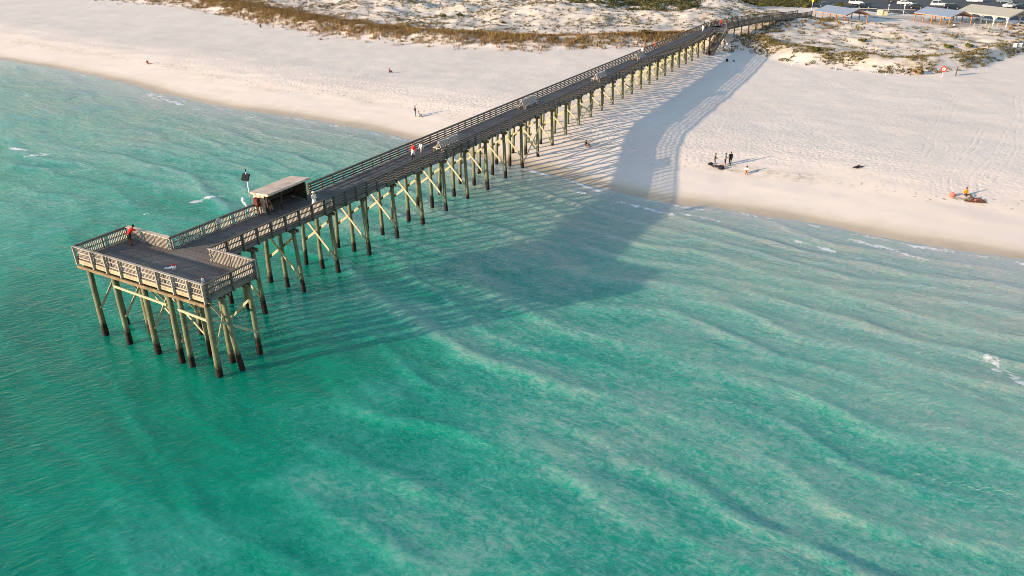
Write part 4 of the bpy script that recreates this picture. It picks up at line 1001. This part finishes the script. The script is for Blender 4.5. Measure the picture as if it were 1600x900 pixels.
# ------------------------------------------------------------------ dune vegetation
def m_leaf(name, cols):
    t = NT(name); a = t.attr('tint').outputs['Fac']; c = t.ramp(a, cols); m = t.out(c, .8, spec=.15)
    return m
M['oats'] = m_leaf('sea_oats', [(0, srgb('#554128')), (.35, srgb('#755c3a')), (.7, srgb('#8d744c')), (1, srgb('#887a4e'))])
M['scrub'] = m_leaf('dune_scrub', [(0, srgb('#453d29')), (.4, srgb('#5f5536')), (.75, srgb('#776a45')), (1, srgb('#7f774c'))])
M['thicket'] = m_leaf('thicket_leaves', [(0, srgb('#2b2c1a')), (.4, srgb('#45452a')), (.75, srgb('#5f5c34')), (1, srgb('#75713e'))])
M['shrub'] = m_leaf('green_shrub_leaves', [(0, srgb('#2e3319')), (.4, srgb('#474a22')), (.75, srgb('#62622a')), (1, srgb('#7a7632'))])
def blades(name, P, hgt, spread, nb, mat, width=.05, tint0=None):
    """P: (k,3) clump bases; nb blades each; a blade is one leaning triangle."""
    k = len(P); n = k * nb; base = np.repeat(P, nb, 0); hh = np.repeat(hgt, nb) * rng.uniform(.55, 1.15, n); sp = np.repeat(spread, nb)
    ang = rng.uniform(0, 2 * np.pi, n); rad = sp * np.sqrt(rng.uniform(0, 1, n)); b = base.copy(); b[:, 0] += rad * np.cos(ang); b[:, 1] += rad * np.sin(ang); b[:, 2] -= .05
    la = rng.uniform(0, 2 * np.pi, n); lean = rng.uniform(.1, .75, n) * hh; tip = b + np.stack([lean * np.cos(la), lean * np.sin(la), hh], -1)
    wd = width * (1 + 1.4 * hh)[:, None]; wa = rng.uniform(0, 2 * np.pi, n); w = np.stack([np.cos(wa), np.sin(wa), 0 * wa], -1) * wd
    mid = b * .5 + tip * .5 + np.array([0, 0, .12]) * hh[:, None]
    co = np.stack([b - w, b + w, mid + w * .7, tip, mid - w * .7], 1).reshape(-1, 3).astype(np.float32)
    me = bpy.data.meshes.new(name); me.vertices.add(len(co)); me.vertices.foreach_set('co', co.ravel()); idx = np.arange(n * 5, dtype=np.int32)
    me.loops.add(n * 5); me.loops.foreach_set('vertex_index', idx); me.polygons.add(n); me.polygons.foreach_set('loop_start', np.arange(0, n * 5, 5, dtype=np.int32)); me.polygons.foreach_set('loop_total', np.full(n, 5, np.int32))
    me.materials.append(mat); me.update(); me.validate()
    tn = np.repeat(rng.uniform(0, 1, k) if tint0 is None else tint0, nb) * .6 + rng.uniform(0, .4, n)
    a = me.attributes.new('tint', 'FLOAT', 'POINT'); a.data.foreach_set('value', np.repeat(tn, 5).astype(np.float32))
    o = bpy.data.objects.new(name, me); sc.collection.objects.link(o); return kind(o, 'stuff')
def scatter(n, ulo, uhi, nlo, nhi, dens):
    u = rng.uniform(ulo, uhi, n); nn = rng.uniform(nlo, nhi, n); x, y = to_xy(u, nn); s = u - smooth_un(toe_u, nn)
    keep = rng.uniform(0, 1, n) < dens(x, y, u, nn, s); x, y = x[keep], y[keep]
    return np.stack([x, y, height(x, y)], -1)
def inview(x, y): return (np.abs(x) < y * .74 + 6) & (1 - flat_mask(x, y) > .5)
def bw_clear(x, y):                                  # nothing grows through the boardwalk or the pier deck
    u, n = to_un(x, y); return ~((n > -3) & (n < 5) & (u < 153) & (height(x, y) > 5.4))
# dense brown band of sea oats along the left foredune
P = scatter(170000, 105, 225, 6, 270, lambda x, y, u, n, s: inview(x, y) * bw_clear(x, y) * np.clip(np.exp(-((s - 10.5 - 4 * fbm(x / 20, y / 20, 2)) / 7.0) ** 2) * (.75 + 1.6 * fbm(x / 8 + 3, y / 8, 3)), 0, 1))
blades('sea_oats', P, rng.uniform(.35, .8, len(P)), np.full(len(P), .75), 9, M['oats'], .04, np.clip(.45 + .5 * fbm(P[:, 0] / 6, P[:, 1] / 6, 3) + rng.uniform(-.2, .2, len(P)), 0, 1))
# tussocks scattered over the white dunes
P = scatter(210000, 120, 330, -10, 280, lambda x, y, u, n, s: inview(x, y) * bw_clear(x, y) * np.where(s > 3, np.clip(.17 + .5 * fbm(x / 16, y / 16, 3) + .6 * fbm(x / 2.6, y / 2.6, 2), 0, 1) * .75, 0))
blades('dune_grass', P, rng.uniform(.2, .55, len(P)), rng.uniform(.2, .6, len(P)), 8, M['scrub'])
P = scatter(90000, 120, 235, -75, -3, lambda x, y, u, n, s: inview(x, y) * bw_clear(x, y) * np.where(s > -1, np.clip(1.0 * np.exp(-((s - 7 - 3 * fbm(x / 14, y / 14, 2)) / 5.5) ** 2) * (.45 + 1.5 * fbm(x / 7, y / 7, 3)) + .03 + .42 * fbm(x / 4, y / 4, 3) * (.5 + .5 * sstep(30, 12, s)), 0, 1) * .66, 0))
blades('dune_grass', P, rng.uniform(.2, .5, len(P)), rng.uniform(.2, .6, len(P)), 8, M['scrub'])
# seaweed scraps along the last high-water mark
_n = rng.uniform(-62, 120, 420); _t = 12.5 + 2.5 * fbm(_n / 18, _n * 0 + 4, 2) + rng.normal(0, .9, 420); _x, _y = to_xy(smooth_un(shore_u, _n) + _t, _n)
P = np.stack([_x, _y, height(_x, _y) + .03], -1); blades('seaweed', P, rng.uniform(.03, .09, len(P)), rng.uniform(.05, .35, len(P)), 7, M['scrub'], .035)
# thickets at the back
def leaf_mass(name, P, size, nb, mat, lw):
    k = len(P); n = k * nb; base = np.repeat(P, nb, 0); sz = np.repeat(size, nb)
    d = rng.normal(size=(n, 3)); d /= np.linalg.norm(d, axis=1)[:, None]; d[:, 2] = np.abs(d[:, 2]); rr = rng.uniform(.45, 1.05, n) ** .6
    c = base + d * (rr * sz)[:, None] * np.array([1, 1, .75]); nr = d + rng.normal(size=(n, 3)) * .6; nr /= np.linalg.norm(nr, axis=1)[:, None]
    t1 = np.cross(nr, np.array([.3, .2, 1.0])); t1 /= np.linalg.norm(t1, axis=1)[:, None]; t2 = np.cross(nr, t1); w = (lw * rng.uniform(.6, 1.3, n))[:, None]
    co = np.stack([c - t1 * w, c - t2 * w * .7, c + t1 * w, c + t2 * w * .7], 1).reshape(-1, 3).astype(np.float32)
    me = bpy.data.meshes.new(name); me.vertices.add(len(co)); me.vertices.foreach_set('co', co.ravel()); me.loops.add(n * 4); me.loops.foreach_set('vertex_index', np.arange(n * 4, dtype=np.int32))
    me.polygons.add(n); me.polygons.foreach_set('loop_start', np.arange(0, n * 4, 4, dtype=np.int32)); me.polygons.foreach_set('loop_total', np.full(n, 4, np.int32)); me.materials.append(mat); me.update(); me.validate()
    tn = np.repeat(rng.uniform(0, 1, k), nb) * .6 + rng.uniform(0, .4, n); a = me.attributes.new('tint', 'FLOAT', 'POINT'); a.data.foreach_set('value', np.repeat(tn, 4).astype(np.float32))
    o = bpy.data.objects.new(name, me); sc.collection.objects.link(o); return o
def px_poly_points(poly, n, zg=4.5):
    W = np.array([(on_ground(px, py) if py > 0 else at(px, py, zg))[:2] for px, py in poly]); lo, hi = W.min(0), W.max(0); out = []
    q = rng.uniform(lo, hi, (n, 2)); ins = np.zeros(n, bool); j = len(W) - 1
    for i in range(len(W)):
        c = ((W[i, 1] > q[:, 1]) != (W[j, 1] > q[:, 1])) & (q[:, 0] < (W[j, 0] - W[i, 0]) * (q[:, 1] - W[i, 1]) / (W[j, 1] - W[i, 1] + 1e-9) + W[i, 0]); ins ^= c; j = i
    q = q[ins]; return np.stack([q[:, 0], q[:, 1], height(q[:, 0], q[:, 1])], -1)
P = px_poly_points([(870, -6), (900, 5), (940, 10), (985, 16), (1040, 18), (1082, 14), (1096, 5), (1075, -6)], 900); kind(leaf_mass('coastal_thicket', P, rng.uniform(.7, 1.6, len(P)), 90, M['thicket'], .17), 'stuff')
P = px_poly_points([(1140, -6), (1165, 5), (1190, 10), (1240, 11), (1268, 13), (1262, -6)], 520); kind(leaf_mass('coastal_thicket', P, rng.uniform(.7, 1.6, len(P)), 90, M['thicket'], .17), 'stuff')
P = px_poly_points([(1560, 60), (1570, 44), (1600, 36), (1640, 34), (1640, 55), (1600, 58)], 150, 3.4); kind(leaf_mass('dune_scrub', P, rng.uniform(.35, .8, len(P)), 70, M['oats'], .12), 'stuff')
P = px_poly_points([(1252, 36), (1262, 28), (1290, 26), (1320, 38), (1316, 44), (1280, 42)], 90, 3.6); P = P[bw_clear(P[:, 0], P[:, 1])]; kind(leaf_mass('dune_scrub', P, rng.uniform(.4, .9, len(P)), 70, M['oats'], .12), 'stuff')
P = px_poly_points([(1122, 90), (1136, 64), (1180, 50), (1240, 34), (1268, 33), (1238, 46), (1190, 62), (1160, 80)], 900, 3.8); P = P[bw_clear(P[:, 0], P[:, 1])]; P = P[::2]; blades('sea_oats', P, rng.uniform(.3, .7, len(P)), np.full(len(P), .6), 14, M['oats'])
def shrub(px, py, r, label, mat='shrub', group=None):
    g = np.array(gp(px, py)); s_ = thing('shrub', label, 'shrub', g, 0, group)
    k = 16; d = rng.normal(size=(k, 3)) * np.array([.45, .45, .25]) * r; d[:, 2] = np.abs(d[:, 2]) + .25 * r
    o = leaf_mass('crown', d, np.full(k, r * .5), 70, M[mat], .13); o.parent = s_
    q = MB(); q.tube([(0, 0, -.3), (.05 * r, .02, .5 * r)], [.07 * r, .04 * r], 6); q.build('trunk', M['beam'], s_)
shrub(1190, 13, 1.9, 'round yellow-green shrub standing alone left of the yellow sign on pale sand'); shrub(1230, 13, 1.3, 'small bright green shrub just left of the yellow sign')
shrub(1274, 6, 1.7, 'yellow-green shrub at the corner of the car park beside the teal car'); shrub(1313, 12, 1.6, 'olive shrub behind the ridge of the first blue-roofed shelter')
shrub(1005, 54, 1.1, 'low green shrub on the dunes left of the landward end of the pier', 'scrub'); shrub(1346, 66, .8, 'small green shrub on the white dune below the first blue-roofed shelter'); shrub(1480, 76, .8, 'small bright shrub on the right dune above the ring sign, left of its darker twin'); shrub(1514, 75, .9, 'dark green shrub on the right dune, near the notice boards'); shrub(1273, 80, .8, 'ochre shrub on the right dune above the pier shadow')
shrub(1433, 116, .9, 'dry brown shrub on the sand left of the ring sign', 'oats'); shrub(692, 27, .9, 'dark shrub on the white dune, left of its companion', 'shrub'); shrub(719, 26, .9, 'dark shrub on the white dune, right of its companion', 'shrub'); shrub(786, 37, .6, 'tiny lone shrub on the white dune above the brown grass band', 'shrub')
